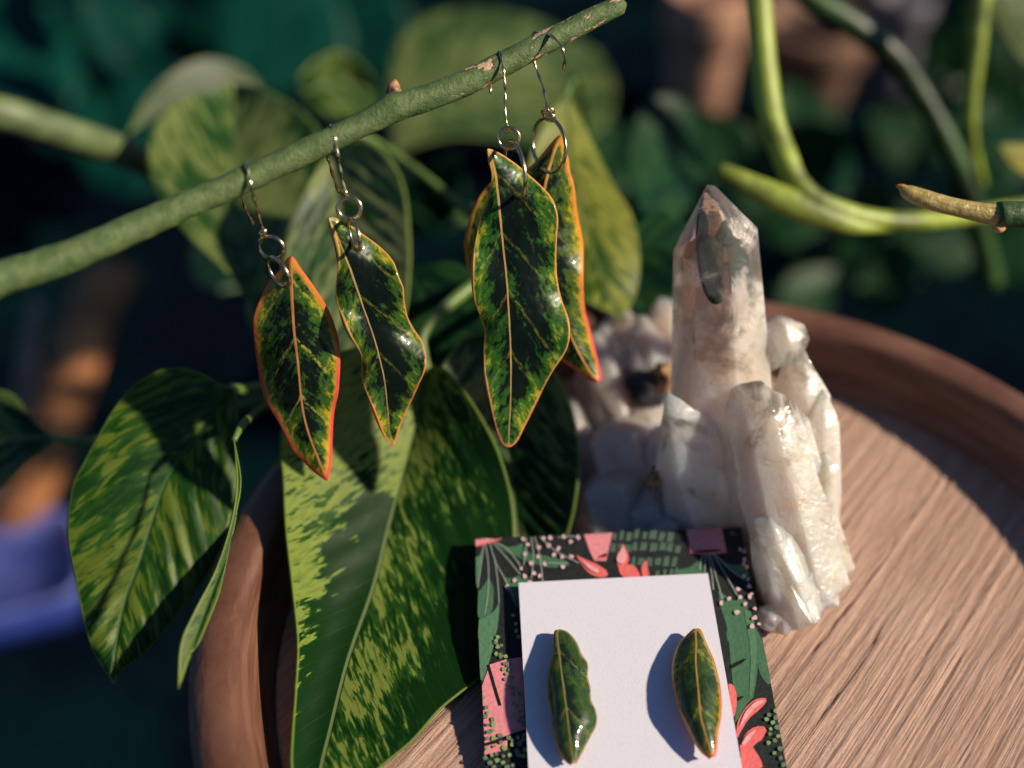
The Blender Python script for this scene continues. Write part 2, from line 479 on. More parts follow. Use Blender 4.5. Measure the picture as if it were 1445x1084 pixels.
TC = Vector((0.0324, 0.1215, 0)); TR_ = 0.078; RH = 0.0115
tray = thing("wooden_tray", "round brown wooden tray with a raised rim, under the crystals and card", "tray", (TC.x, TC.y, GZ))
def lathe(name, prof, mat, parent, c=TC, seg=128, closed=True):
    verts = []
    for r, z in prof:
        for j in range(seg):
            t = 2 * math.pi * j / seg
            verts.append((c.x + r * math.cos(t), c.y + r * math.sin(t), c.z + z))
    n = len(prof); faces = []
    for i in range(n if closed else n - 1):
        for j in range(seg):
            faces.append((i * seg + j, i * seg + (j + 1) % seg, ((i + 1) % n) * seg + (j + 1) % seg, ((i + 1) % n) * seg + j))
    return link(name, mesh(name, verts, faces), mat, parent)
ri, ro = TR_ - 0.0044, TR_ + 0.0044
prof = [(ri - 0.003, -0.004), (ri - 0.003, 0.0005), (ri - 0.0012, 0.002), (ri, 0.006), (ri + 0.0003, RH - .002), (ri + 0.0012, RH - .0006), (ri + 0.003, RH),
        (ro - 0.003, RH), (ro - 0.0012, RH - .0006), (ro, RH - .002), (ro, 0.002), (ro - 0.003, -0.006), (ro - 0.012, -0.0095), (ri - 0.003, -0.0095)]
lathe("rim", prof, MRIM, tray)
lathe("foot", [(0.0005, -0.0095), (0.045, -0.0095), (0.03, -0.02), (0.018, -0.06), (0.016, -0.16), (0.024, -0.222), (0.055, -0.236), (0.055, -0.2399), (0.0005, -0.2399)], MRIM, tray, closed=False)
# floor board with real sawn ridges
SA, SC = 0.0011, 0.00024; FR = ri - 0.002; NA, NC = int(FR / SA), int(FR / SC)
ga = R(52); gcx, gsx = math.cos(ga), math.sin(ga)
idx, verts, faces = {}, [], []
for i in range(-NA, NA + 1):
    for j in range(-NC, NC + 1):
        al, ac = i * SA, j * SC
        if al * al + ac * ac > FR * FR: continue
        x, y = al * gcx - ac * gsx, al * gsx + ac * gcx
        wob = noise.noise((al * 25, ac * 60, 5)) * 0.0009
        h = 0.00026 * noise.noise((al * 16, (ac + wob * .3) * 880, 0.0)) + 0.00010 * noise.noise((al * 25, (ac + wob) * 420, 7.0))
        cr = noise.noise((al * 40, (ac + wob * .5) * 620, 11.0))
        if cr > 0.3: h -= min((cr - 0.3) * 0.0018, 0.0002)
        h += 0.00016 * noise.noise((al * 260, ac * 1900, 2))
        idx[i, j] = len(verts); verts.append((TC.x + x, TC.y + y, h))
for (i, j), a in idx.items():
    b = idx.get((i + 1, j)); c = idx.get((i + 1, j + 1)); d = idx.get((i, j + 1))
    if b is not None and c is not None and d is not None: faces.append((a, b, c, d))
link("floor_board", mesh("floor_board", verts, faces), MW, tray)

# ------------------------------------------------------------------ the cut stem the earrings hang from
BR = [(-60, 420, 0.1677, 27), (0, 394, 0.1706, 25), (100, 361, 0.1745, 23), (232, 303, 0.1794, 20.5), (351, 251, 0.1833, 19), (501, 181, 0.1877, 17.5), (540, 161, 0.1887, 19),
      (559, 151, 0.1892, 21.5), (575, 147, 0.1896, 19), (650, 120, 0.1916, 18.5), (750, 70, 0.1940, 17), (850, 19, 0.1965, 14.5), (876, 8, 0.1970, 12), (882, 5, 0.1971, 4)]
stem = thing("cut_stem", "thick grey green cut stem slanting across the top, earrings hooked over it", "plant stem", P(0, 394, .1706))
ptube("stem_bark", BR, MSTEM, stem, n=150, seg=24, attr=True)
bark = bpy.data.objects["stem_bark"].data
for v in bark.vertices:
    q = v.co
    v.co = q + Vector((1, 1, 1)) * 0.00014 * noise.fractal(q * 420, 1.0, 2.0, 4)
def blob(name, c, r, mat, parent, amp=0.25, freq=1.2, seed=0, sub=3, scale=(1, 1, 1), rot=None, clear=None, smooth=True):
    bm = bmesh.new()
    bmesh.ops.create_icosphere(bm, subdivisions=sub, radius=1)
    for v in bm.verts:
        n = v.co.copy()
        v.co = v.co * (1 + amp * noise.fractal(n * freq + Vector((seed, seed * 2, 0)), 1.0, 2.0, 3))
        v.co = Vector((v.co.x * scale[0], v.co.y * scale[1], v.co.z * scale[2])) * r
        if rot is not None: v.co = rot @ v.co
        v.co += c
    me = bpy.data.meshes.new(name); bm.to_mesh(me); bm.free()
    if clear is not None:
        a = me.attributes.new("clear", 'FLOAT', 'POINT'); a.data.foreach_set("value", [clear] * len(me.vertices))
    return link(name, me, mat, parent, smooth)
MBUD = plain("brown_bud", (0.3, 0.16, 0.08), 0.5, 0.4, 800)
blob("bud", P(556, 128, .1926), 0.0012, MBUD, stem, 0.3, seed=3, scale=(1, 1, 1.3))
def hang(off): return lambda d: d + off

# ------------------------------------------------------------------ hanging leaf earrings
def stem_d(px):
    for a, b in zip(BR, BR[1:]):
        if a[0] <= px <= b[0]: return a[2] + (b[2] - a[2]) * (px - a[0]) / (b[0] - a[0])
    return .2
EG = "leaf earrings hooked over the stem"
def wire(name, pts, px_r, mat, parent, n=80, twist=True):
    s = spline(pts, n)
    return tube(name, [P(p[0], p[1], p[2]) for p in s], [px_r * 0.16 / FPX * (1 + (0.4 * math.sin(i * 0.75) if twist else 0)) for i in range(n)], mat, parent, 8)

# leftmost
eA = thing("leaf_earring", "hanging earring with the oval leaf ringed in bright red orange, leftmost on the stem", "earring", P(347, 235, .1833), EG)
MA = resin_material("resin_leaf_red_margin", 2.0, marg=0.5, mott=0.5, vein=1.0, ribk=0.65, redstart=0.35, orange=(0.62, 0.16, 0.04), redtip=(0.68, 0.07, 0.05), rib=(0.5, 0.2, 0.07))
leafA = leaf("resin_leaf",
     [(411, 362), (404, 369), (399, 380), (384, 395.5), (373, 413), (362.6, 435), (358, 453.5), (360.4, 485), (365, 516), (370, 544.5), (379, 569.6), (392, 591.6), (404, 613.6), (414, 634), (426, 646.5), (443.5, 664), (462, 677)],
     [(411, 362), (417, 369), (422, 376.7), (437, 397), (453, 420.6), (465.5, 444), (475, 472), (479, 500.6), (479, 532), (477, 554), (472, 573), (468.5, 598), (467, 626), (466, 651), (462, 677)],
     [(411, 362), (411.5, 395), (412.8, 425), (415, 463), (421, 513), (425, 557), (432, 598), (446.7, 640), (462, 677)],
     depthmap(.1892, .2008), eA, MA, 150, 60, fold=(0.0012, 0.0012), dome=0.0006, wave=0.0008, wfreq=2, thick=0.0007, seed=0.2, rough=0.00012)
wire("ear_wire", [(358, 318, .1935), (345, 290, .1906), (338, 258, .1877), (343, 234, .1838), (348, 233, .1818), (351, 247, .1809), (356, 270, .1813), (363, 297, .1843), (369, 318, .1862), (373, 331, .1872), (371, 338, .1877), (367, 333, .1872), (370, 326, .1867)], 2.6, MGOLD, eA)
ring("jump_ring", (383, 350), .1882, 18.5, 15, 0.5, 3.1, MBRASS, eA)
ring("jump_ring", (393, 384), .1887, 24, 10, 1.0, 3.1, MBRASS, eA)
blob("wire_bead", P(372.5, 326, .1867), 0.0005, MGOLD, eA, 0.0, sub=2)

eB = thing("leaf_earring", "hanging earring with a dark wavy leaf edged in dull orange, second from the left", "earring", P(468, 180, .1872), EG)
MB_ = resin_material("resin_leaf_dark", 9.0, marg=0.14, mott=0.06, vein=0.35, ribk=0.65, redstart=0.72, orange=(0.42, 0.24, 0.08), redtip=(0.6, 0.12, 0.08), rib=(0.42, 0.27, 0.1))
leaf("resin_leaf",
     [(463, 309), (466, 320), (470, 333), (475, 351), (477, 381), (475.6, 425), (482.8, 450), (493.8, 475.5), (508, 497.5), (512, 516), (512.6, 538), (520.4, 563), (530, 588.5), (539, 610.5), (548, 623), (555, 627)],
     [(463, 309), (472, 308.5), (491, 317.7), (508.5, 330), (536.6, 351), (554, 368.6), (560, 382), (563, 391), (569, 406.5), (570, 425), (573.8, 447), (583, 466), (594, 482), (600, 500.6), (600, 521), (591, 541), (581.6, 560), (572, 579), (562.8, 601), (555, 627)],
     [(463, 309), (471, 325), (482.8, 353), (497, 387.7), (509.4, 425), (525, 469), (536, 507), (542.4, 538), (546.5, 576), (549.6, 607), (555, 627)],
     depthmap(.1892, .2008), eB, MB_, 150, 60, fold=(-0.003, 0.0008), dome=0.001, wave=0.0016, wfreq=2.6, thick=0.0007, seed=0.5, rough=0.00014)
wire("ear_wire", [(478, 272, .1984), (466, 235, .1945), (460, 205, .1916), (464, 181, .1877), (469, 178, .1857), (472, 193, .1852), (476, 214, .1857), (481, 243, .1872), (485, 262, .1882), (488, 272, .1887), (486, 278, .1892), (483, 272, .1887), (486, 267, .1882)], 2.6, MGOLD, eB)
ring("jump_ring", (493, 294), .1892, 16.5, 15.5, 0.3, 3.3, MGOLD, eB)
ring("jump_ring", (500, 331), .1887, 23, 6, 1.35, 3.0, MBRASS, eB)
blob("wire_bead", P(487, 271.5, .1884), 0.0005, MGOLD, eB, 0.0, sub=2)

eC = thing("leaf_earring", "hanging earring with the largest mottled green leaf and pale pink tip, in front of another", "earring", P(706, 75, .1930), EG)
MC = resin_material("resin_leaf_green", 4.0, green=(0.022, 0.085, 0.010), yellow=(0.26, 0.27, 0.02), marg=0.15, mott=0.22, vein=0.35, ribk=0.65, redstart=0.78, orange=(0.55, 0.27, 0.08), redtip=(0.66, 0.16, 0.13), rib=(0.48, 0.28, 0.1))
leaf("resin_leaf",
     [(687, 211.5), (689.7, 229), (694, 247), (693.6, 263), (690, 283), (681.5, 303), (673, 330), (667, 360), (666, 389.6), (668, 419.5), (678, 446), (685, 466), (683, 496), (683, 526), (688, 555.6), (695, 585.5), (703, 612), (710, 626), (718, 630)],
     [(687, 211.5), (693.6, 213), (708, 220), (728.5, 234), (744, 247), (764.7, 265), (778, 280), (784, 293), (786.8, 308), (785.4, 330), (783.4, 363), (785, 396), (791, 423), (798.7, 442.7), (803.7, 461), (802.7, 482.6), (796, 499), (779.5, 522), (766, 545.6), (753, 572), (739.6, 599), (728, 622), (718, 630)],
     [(687, 211.5), (692, 222), (698.8, 247), (702.7, 278), (704.7, 300), (709.7, 346), (714.7, 396), (718, 446), (720, 486), (720.7, 529), (719.7, 572), (718, 605), (718, 630)],
     depthmap(.1906, .2013), eC, MC, 170, 66, fold=(-0.0015, 0.001), dome=0.0008, wave=0.0013, wfreq=2.4, thick=0.0007, seed=0.8, rough=0.00014)
wire("ear_wire", [(692, 131, .1984), (693, 112, .1984), (699, 82, .1955), (705, 73, .1921), (709, 90, .1906), (712, 112, .1903), (713, 132, .1909), (713, 160, .1913), (716, 178, .1914), (718, 186, .1916), (714, 189, .1919), (712, 182, .1917), (716, 176, .1914)], 2.2, MBRASS, eC)
ring("jump_ring", (718, 195), .1916, 15.5, 14.5, 0.4, 2.6, MBRASS, eC)
ring("jump_ring", (727, 240), .1906, 41, 13, 1.42, 3.0, MBRASS, eC)

eD = thing("leaf_earring", "hanging earring half hidden behind the largest one, orange at top, red at tip", "earring", P(768, 46, .1950), EG)
MD = resin_material("resin_leaf_orange_top", 14.0, green=(0.05, 0.09, 0.012), marg=0.42, mott=0.35, vein=0.3, ribk=0.65, redstart=0.7, orange=(0.66, 0.22, 0.04), redtip=(0.66, 0.06, 0.07), rib=(0.6, 0.3, 0.1))
leaf("resin_leaf",
     [(791, 192.5), (785, 197), (775, 208.6), (759.5, 227), (742, 243), (715, 250), (690, 261), (668, 292), (657, 333), (657, 356), (664, 385), (690, 425), (735, 470), (785, 502), (806, 516), (826, 531), (843, 538)],
     [(791, 192.5), (794, 200), (798, 216), (801, 227), (803, 242), (809, 263), (812.7, 300), (821, 346), (822, 396), (824, 436), (832.6, 472.6), (841, 506), (847, 532), (843, 538)],
     [(791, 192.5), (785, 205), (773, 245), (766, 290), (770, 350), (785, 420), (808, 480), (828, 517), (843, 538)],
     depthmap(.1984, .2077), eD, MD, 120, 50, fold=(0.001, 0.0015), dome=0.001, wave=0.0014, wfreq=2.2, thick=0.0007, seed=0.1, rough=0.00014)
wire("ear_wire", [(795, 98, .1926), (797, 82, .1911), (792, 66, .1906), (782, 54, .1916), (768, 46, .1938), (754, 47, .1965), (748, 62, .1989), (755, 92, .2004), (766, 122, .1994), (772, 150, .1979), (774, 160, .1977), (770, 165, .1977), (768, 158, .1977), (772, 152, .1977)], 2.3, MBRASS, eD)
ring("jump_ring", (775, 205), .1977, 39, 23, 1.45, 2.7, MBRASS, eD)
ring("wire_coil", (773, 158), .1975, 8, 6, 0.2, 2.2, MGOLD, eD)
ring("wire_coil", (775, 165), .1973, 8, 5, 0.5, 2.2, MGOLD, eD)

# ------------------------------------------------------------------ earring card
TLc, TRc, BLc = P(671, 760, .2105), P(1046, 744, .212), P(684.5, 1084, .185)
CN = (TRc - TLc).cross(TLc - BLc).normalized()
if CN.z < 0: CN = -CN
CAMP = Vector((0, 0, CAMZ))
def cardP(px, py, h=0.0):
    r = ray(px, py)
    t = ((TLc + CN * h) - CAMP).dot(CN) / r.dot(CN)
    return CAMP + r * t
card = thing("earring_card", "rectangular display card printed with pink pots and leaves round a white panel", "card", cardP(890, 1084))
def slab(name, corners, h0, h1, mat, parent):
    lo = [c + CN * h0 for c in corners]; hi = [c + CN * h1 for c in corners]
    n = len(corners)
    f = [tuple(range(n, 2 * n)), tuple(range(n - 1, -1, -1))] + [(i, (i + 1) % n, n + (i + 1) % n, n + i) for i in range(n)]
    return link(name, mesh(name, lo + hi, f), mat, parent, False)
def paper(name, col, var=0.08, rough=0.6):
    return plain(name, col, rough, var, 1500, bump=0.00012, spec=0.3)
PINK = paper("print_pink", (0.72, 0.26, 0.28)); CORAL = paper("print_coral", (0.75, 0.15, 0.14)); ROSE = paper("print_rose", (0.78, 0.36, 0.36))
PGREEN = paper("print_green", (0.055, 0.15, 0.075)); PGREEN2 = paper("print_green_light", (0.085, 0.2, 0.105)); PLINE = paper("print_line", (0.36, 0.42, 0.36))
PSAGE = paper("print_sage", (0.075, 0.13, 0.09)); PBLACK = paper("print_black", (0.006, 0.006, 0.007)); PDOT = paper("print_dot_green", (0.22, 0.36, 0.12)); PDOT2 = paper("print_dot_grey", (0.14, 0.2, 0.12))
PWHITE = plain("white_card", (0.70, 0.69, 0.77), 0.7, 0.03, 2600, bump=0.00003, spec=0.2); PDARK = paper("print_charcoal", (0.014, 0.018, 0.017), 0.3)
TRc2, BRc2, BLc2 = cardP(1046, 744), cardP(1110.5, 1084), cardP(684.5, 1084)
ext = 1.27
slab("card_sheet", [TLc, TLc + (BLc2 - TLc) * ext, TRc2 + (BRc2 - TRc2) * ext, TRc2], -0.0005, 0.0, PDARK, card)
wTL, wTR, wBR, wBL = cardP(731.8, 826.3, .0009), cardP(998, 813, .0009), cardP(1045.5, 1084, .0009), cardP(745.5, 1084, .0009)
slab("white_panel", [wTL, wTL + (wBL - wTL) * 1.3, wTR + (wBR - wTR) * 1.3, wTR], 0.00001, 0.0009, PWHITE, card)
def inpoly_clip(pts):
    return pts
class Print:
    """Flat printed shapes of one ink, all in one thin sheet lying on the card."""
    def __init__(self, name, mat, h, split=True): self.n, self.m, self.h, self.bm, self.split = name, mat, h, bmesh.new(), split
    def poly(self, pts):
        self.h += 1.5e-6
        vs = [self.bm.verts.new(cardP(x, y, self.h)) for x, y in pts]
        f = self.bm.faces.new(vs)
        f.normal_update()
        if f.normal.dot(CN) < 0: f.normal_flip()
        if len(pts) > 4: bmesh.ops.triangulate(self.bm, faces=[f])
        if self.split:
            self.done(); self.bm = bmesh.new()
    def curve(self, pts, n=24): self.poly([p[:2] for p in spline(list(pts) + [pts[0]], n)][:-1])
    def line(self, pts, w=1.2, n=14):
        s = spline(pts, n); L = []; Rr = []
        for i in range(n):
            a = s[max(i - 1, 0)]; b = s[min(i + 1, n - 1)]
            dx, dy = b[0] - a[0], b[1] - a[1]; l = math.hypot(dx, dy) or 1
            L.append((s[i][0] - dy / l * w / 2, s[i][1] + dx / l * w / 2)); Rr.append((s[i][0] + dy / l * w / 2, s[i][1] - dx / l * w / 2))
        for i in range(n - 1): self.poly([L[i], L[i + 1], Rr[i + 1], Rr[i]])
    def dot(self, x, y, r, jit=0.25):
        ph = random.random() * 6
        self.poly([(x + r * (1 + jit * random.uniform(-1, 1)) * math.cos(ph + k * math.pi / 4), y + r * (1 + jit * random.uniform(-1, 1)) * math.sin(ph + k * math.pi / 4)) for k in range(8)])
    def done(self):
        if not len(self.bm.faces): return None
        me = bpy.data.meshes.new(self.n); self.bm.to_mesh(me); self.bm.free()
        o = link(self.n, me, self.m, card, False)
        if not self.split and self.n != "pencil_speck": o["kind"] = "stuff"
        return o
A1 = lambda x, y: (665 + x / 6.375, 735 + y / 6.375)      # enlarged views of the photograph used to read the artwork
A2 = lambda x, y: (850 + x / 6.376, 735 + y / 6.376)
A3 = lambda x, y: (665 + x / 5.896, 900 + y / 5.896)
A4 = lambda x, y: (990 + x / 4.838, 860 + y / 4.838)
H1, H2, H3, H4 = 0.00002, 0.00008, 0.00012, 0.00030
lf = Print("printed_leaf", PGREEN, H1)
lf.curve([A1(*p) for p in [(215, 205), (320, 235), (400, 228), (470, 200), (500, 280), (640, 310), (800, 340), (890, 378), (860, 410), (700, 420), (560, 385), (430, 330), (300, 270)]])
lf.curve([A1(*p) for p in [(64, 640), (110, 590), (155, 520), (195, 590), (200, 690), (180, 820), (66, 880)]])
lf.curve([A1(*p) for p in [(290, 500), (360, 520), (480, 480), (540, 575), (425, 578), (428, 790), (360, 690), (310, 600)]])
lf.curve([A2(*p) for p in [(680, 440), (780, 420), (880, 350), (900, 400), (880, 492), (680, 500)]])
lf.curve([A2(*p) for p in [(1030, 300), (1090, 360), (1180, 400), (1278, 400), (1325, 560), (1240, 510), (1140, 430)]])
lf.curve([A2(*p) for p in [(1040, 630), (1120, 680), (1180, 720), (1285, 700), (1310, 830), (1325, 1000), (1330, 1084), (1130, 1084), (1120, 950), (1060, 760)]])
lf.curve([A4(*p) for p in [(140, 0), (300, 0), (345, 80), (378, 220), (385, 380), (352, 605), (300, 660), (235, 780), (225, 620), (205, 420), (185, 200), (170, 100)]])
lf.curve([A4(*p) for p in [(345, 90), (405, 190), (440, 320), (470, 520), (400, 440), (382, 340)]])
lf.done()
l2 = Print("printed_leaf", PGREEN2, H2)
l2.curve([A1(*p) for p in [(42, 330), (75, 310), (108, 240), (95, 380), (60, 590), (45, 560)]])
l2.curve([A1(*p) for p in [(70, 890), (150, 850), (215, 800), (252, 735), (245, 880), (225, 1010), (190, 1084), (72, 1084)]])
l2.curve([A3(*p) for p in [(64, 0), (190, 0), (180, 90), (140, 230), (85, 370), (68, 180)]])
l2.curve([A4(*p) for p in [(290, 0), (325, 0), (368, 120), (375, 300), (350, 560), (325, 600), (335, 350), (320, 180)]])
l2.done()
pt = Print("printed_pot", PINK, H2)
pt.poly([A1(1015, 124), A1(1270, 106), A1(1225, 310), A1(1215, 360), A1(1110, 360), A1(1065, 270)])
pt.poly([A2(755, 76), A2(1072, 64), A2(1115, 265), A2(1120, 290), A2(960, 300), A2(790, 292), A2(780, 200)])
pt.poly([A1(38, 170), A1(130, 158), A1(240, 168), A1(40, 232)])
pt.poly([A3(150, 225), A3(290, 180), A3(424, 160), A3(448, 760), A3(330, 800), A3(110, 880), A3(90, 400), A3(140, 260)])
pt.poly([A3(108, 900), A3(300, 850), A3(300, 930), A3(110, 975)])
pt.done()
pr = Print("printed_pot_rim", CORAL, H3, False)
pr.poly([A1(1120, 352), A1(1145, 325), A1(1215, 320), A1(1215, 342)])
pr.line([A2(795, 284), A2(960, 296), A2(1118, 282)], 2.6)
pr.line([A1(42, 226), A1(140, 200), A1(270, 160)], 2.0)
pr.done()
pe = Print("printed_petal", CORAL, H3)
pe.curve([A1(*p) for p in [(945, 308), (1020, 345), (1130, 390), (1215, 450), (1222, 500), (1140, 505), (1060, 470), (1000, 400)]])
pe.curve([A2(*p) for p in [(187, 210), (242, 330), (225, 395), (290, 405), (345, 520), (225, 525), (160, 470), (140, 400), (118, 325)]])
pe.curve([A2(*p) for p in [(395, 350), (408, 420), (420, 500), (370, 515), (352, 420)]])
pe.curve([A2(*p) for p in [(0, 430), (30, 440), (42, 480), (20, 505), (0, 505)]])
pe.curve([A4(*p) for p in [(182, 510), (215, 515), (240, 590), (235, 680), (218, 740), (200, 650)]])
pe.curve([A4(*p) for p in [(238, 850), (250, 760), (310, 660), (380, 610), (450, 612), (400, 680), (330, 740), (270, 830), (246, 880)]])
pe.curve([A4(*p) for p in [(262, 930), (300, 850), (370, 800), (445, 810), (410, 890), (350, 935), (390, 1000), (412, 1084), (275, 1084), (268, 1000)]])
pe.done()
ph = Print("printed_petal_highlight", ROSE, H4)
ph.curve([A1(*p) for p in [(985, 345), (1060, 390), (1150, 440), (1130, 465), (1060, 430)]])
ph.curve([A2(*p) for p in [(187, 225), (215, 320), (190, 380), (140, 370), (135, 320)]])
ph.curve([A4(*p) for p in [(260, 800), (300, 700), (370, 630), (430, 622), (350, 690), (290, 770)]])
ph.curve([A4(*p) for p in [(275, 920), (310, 860), (370, 820), (350, 860), (300, 920)]])
ph.done()
st = Print("printed_stems", PLINE, H2, False)
for pts in ([(125, 205), (150, 350), (158, 520), (145, 700), (120, 850)], [(160, 200), (215, 380), (240, 560), (250, 740)], [(190, 190), (300, 310), (440, 480)], [(210, 185), (330, 260), (440, 400)],
            [(110, 215), (95, 330), (60, 600)], [(165, 195), (220, 370), (290, 500), (380, 680)], [(690, 378), (800, 382), (870, 380)]):
    st.line([A1(*p) for p in pts], 1.1)
for pts in ([(905, 295), (880, 400), (880, 440)], [(930, 295), (920, 480)], [(950, 295), (985, 480), (1000, 620)], [(965, 295), (1010, 450), (1080, 700)], [(990, 290), (1100, 470), (1215, 670)], [(1000, 290), (1130, 420), (1260, 520)]):
    st.line([A2(*p) for p in pts], 1.1)
for pts in ([(490, 150), (495, 260), (470, 400)], [(540, 150), (562, 330), (540, 520)], [(570, 145), (620, 330), (645, 570)], [(620, 145), (760, 270), (970, 380)], [(780, 150), (900, 140), (960, 150)]):
    st.line([A1(*p) for p in pts], 1.0)
st.done()
bs = Print("printed_berries", paper("print_pale_pink", (0.72, 0.46, 0.47)), H4, False)
for x, y in [(465, 160), (505, 212), (485, 300), (605, 240), (605, 325), (540, 382), (660, 388), (450, 430), (388, 535), (480, 495), (563, 475), (622, 495), (528, 550), (325, 592), (650, 160), (712, 152), (695, 220), (785, 250), (748, 303), (820, 322), (900, 320), (895, 185), (960, 150), (830, 145), (825, 415)]:
    bs.dot(*A1(x, y), 3.1, 0.35)
for x, y in [(1280, 270), (1278, 350), (1300, 415), (1275, 500), (1225, 615), (1320, 590), (1140, 700), (1240, 690), (1325, 680), (1070, 740), (1285, 750), (1213, 820)]:
    bs.dot(*A2(x, y), 3.2, 0.35)
for x, y in [(242, 18), (362, 58), (345, 116)]: bs.dot(*A4(x, y), 3.6, 0.35)
for k in range(6): bs.dot(1045 + k * 5.2, 775 + k * 21, 2.6, 0.4)
bs.done()
bk = Print("printed_shadow_marks", PBLACK, H3, False)
bk.line([A3(140, 225), A3(190, 400), A3(240, 565)], 4.4)
bk.curve([A2(*p) for p in [(830, 275), (870, 264), (1050, 258), (1072, 264), (1030, 276), (900, 284)]])
bk.curve([A1(*p) for p in [(1140, 322), (1215, 292), (1215, 318), (1170, 328)]])
bk.line([A3(110, 890), A3(260, 850), A3(450, 790)], 4.5)
bk.curve([A4(*p) for p in [(205, 380), (260, 350), (305, 335), (270, 370), (205, 402)]])
bk.curve([A4(*p) for p in [(245, 600), (290, 590), (265, 615), (246, 625)]])
bk.done()
sg = Print("printed_striped_leaf", PSAGE, H1, False)
random.seed(3)
for r in range(4):
    x = 90 + r * -12; base = 145 + r * 105
    while x < 660:
        w = random.uniform(34, 72); y0 = base - 30 * math.sin((x - 60) / 600 * 3.1) * (1 if r < 2 else -1) * 0.6 + random.uniform(-10, 10)
        hh = random.uniform(60, 84)
        if r > 1 and x < 220: x += w; continue
        if not (r == 3 and x < 430):
            sg.poly([A2(x + 8, y0 - hh / 2), A2(x + w, y0 - hh / 2 + random.uniform(-9, 9)), A2(x + w - random.uniform(0, 22), y0 + hh / 2), A2(x - random.uniform(0, 12), y0 + hh / 2 + random.uniform(-9, 9))])
        x += w + random.uniform(10, 26)
sg.poly([A2(1165, 85), A2(1190, 110), A2(1210, 130), A2(1145, 125)])
sg.done()
random.seed(5)
d1 = Print("printed_trailing_leaves", PDOT, H4, False); d2 = Print("printed_trailing_leaves", PDOT2, H4, False)
for k, (x, y) in enumerate([(220, 75), (205, 40), (250, 65), (210, 135), (245, 150), (285, 155), (275, 215), (310, 220), (270, 260), (320, 265), (295, 300), (345, 328), (285, 345), (322, 385), (350, 420), (380, 430), (350, 465), (405, 468), (378, 520), (352, 545), (425, 540), (385, 570), (405, 612), (365, 632), (420, 660), (438, 605), (395, 690), (430, 715),
                            (105, 500), (125, 580), (140, 625), (122, 658), (178, 680), (185, 720), (138, 725), (187, 770), (142, 785), (130, 838), (185, 835), (240, 815), (365, 770), (310, 830), (345, 860), (390, 830), (435, 810),
                            (130, 920), (190, 905), (245, 870), (275, 915), (400, 880), (340, 890), (430, 850), (380, 945), (320, 975), (270, 985), (215, 1020), (160, 1040), (120, 1000), (430, 985), (395, 975), (265, 1040), (350, 1060), (190, 1075), (170, 975), (210, 965), (450, 935), (300, 1075)]):
    (d1 if (k * 7) % 5 < 2 else d2).dot(*A3(x, y), random.uniform(2.4, 3.9))
for k, (x, y) in enumerate([(462, 720), (445, 748), (505, 740), (488, 772), (515, 805), (472, 815), (468, 850), (525, 865), (500, 895), (458, 910), (538, 950), (500, 980), (540, 1015), (505, 690), (560, 1060)]):
    (d1 if k % 2 else d2).dot(*A4(x, y), random.uniform(2.6, 4.2))
for x, y in [(378, 852), (400, 928), (405, 990), (425, 1045), (240, 1045), (225, 1075)]: d1.dot(*A1(x, y), 2.9)
d1.done(); d2.done()
MK = Print("pencil_speck", PBLACK, 0.00092, False); MK.dot(837, 977.5, 1.1); MK.done()

# ------------------------------------------------------------------ stud earrings
SG = "leaf stud earrings on the card"
def studM(h0):
    def M(px, py, u, off): return cardP(px, py, h0 - off)
    return M
def stud(label, left, right, mid, mat, h0, seed, post):
    t = thing("stud_earring", label, "earring", cardP(post[0], post[1]), SG)
    leaf("resin_leaf", left, right, mid, studM(h0), t, mat, 110, 44, dome=0.0019, wave=0.0002, wfreq=2, thick=0.0012, seed=seed, rough=0.00008, offs=lambda u, v: -0.0020 * math.sin(math.pi * u))
    a = cardP(post[0], post[1], 0.0008); b = cardP(post[0], post[1], h0 - 0.0004)
    tube("ear_post", [a, (a + b) / 2, b], 0.0005, MGOLD, t, 10)
    return t
ME = resin_material("stud_resin_green", 21.0, core=(0.006, 0.016, 0.004), green=(0.022, 0.055, 0.008), yellow=(0.08, 0.10, 0.012), marg=0.10, mott=0.2, vein=0.4, redstart=0.9, orange=(0.12, 0.11, 0.03), redtip=(0.3, 0.14, 0.06), rib=(0.22, 0.18, 0.06), coat=1.0, nscale=4, ribk=0.5)
MF = resin_material("stud_resin_red_edge", 33.0, core=(0.014, 0.028, 0.006), green=(0.03, 0.06, 0.008), yellow=(0.16, 0.14, 0.012), marg=0.2, mott=0.35, vein=0.6, redstart=0.5, orange=(0.36, 0.17, 0.03), redtip=(0.62, 0.09, 0.04), rib=(0.4, 0.22, 0.06), coat=1.0, nscale=4, ribk=0.5)
stud("small dark green leaf stud on the left of the white card panel",
     [(786.7, 892.5), (784.7, 900), (785.5, 919), (780.8, 935.7), (777, 958.5), (778, 984.7), (782.4, 1007.5), (784, 1027), (790.6, 1053), (800, 1071), (808.5, 1077)],
     [(786.7, 892.5), (792, 893), (800, 896.5), (810, 908), (818, 926), (826, 939), (825.5, 955), (829.5, 971.6), (831, 991), (837.5, 1005), (838, 1020.6), (830, 1037), (820, 1056.5), (813, 1070), (808.5, 1077)],
     [(786.7, 892.5), (788, 910), (792, 945.5), (797, 984.7), (802, 1024), (806, 1056.5), (808.5, 1077)], ME, 0.0033, 0.3, (806, 975))
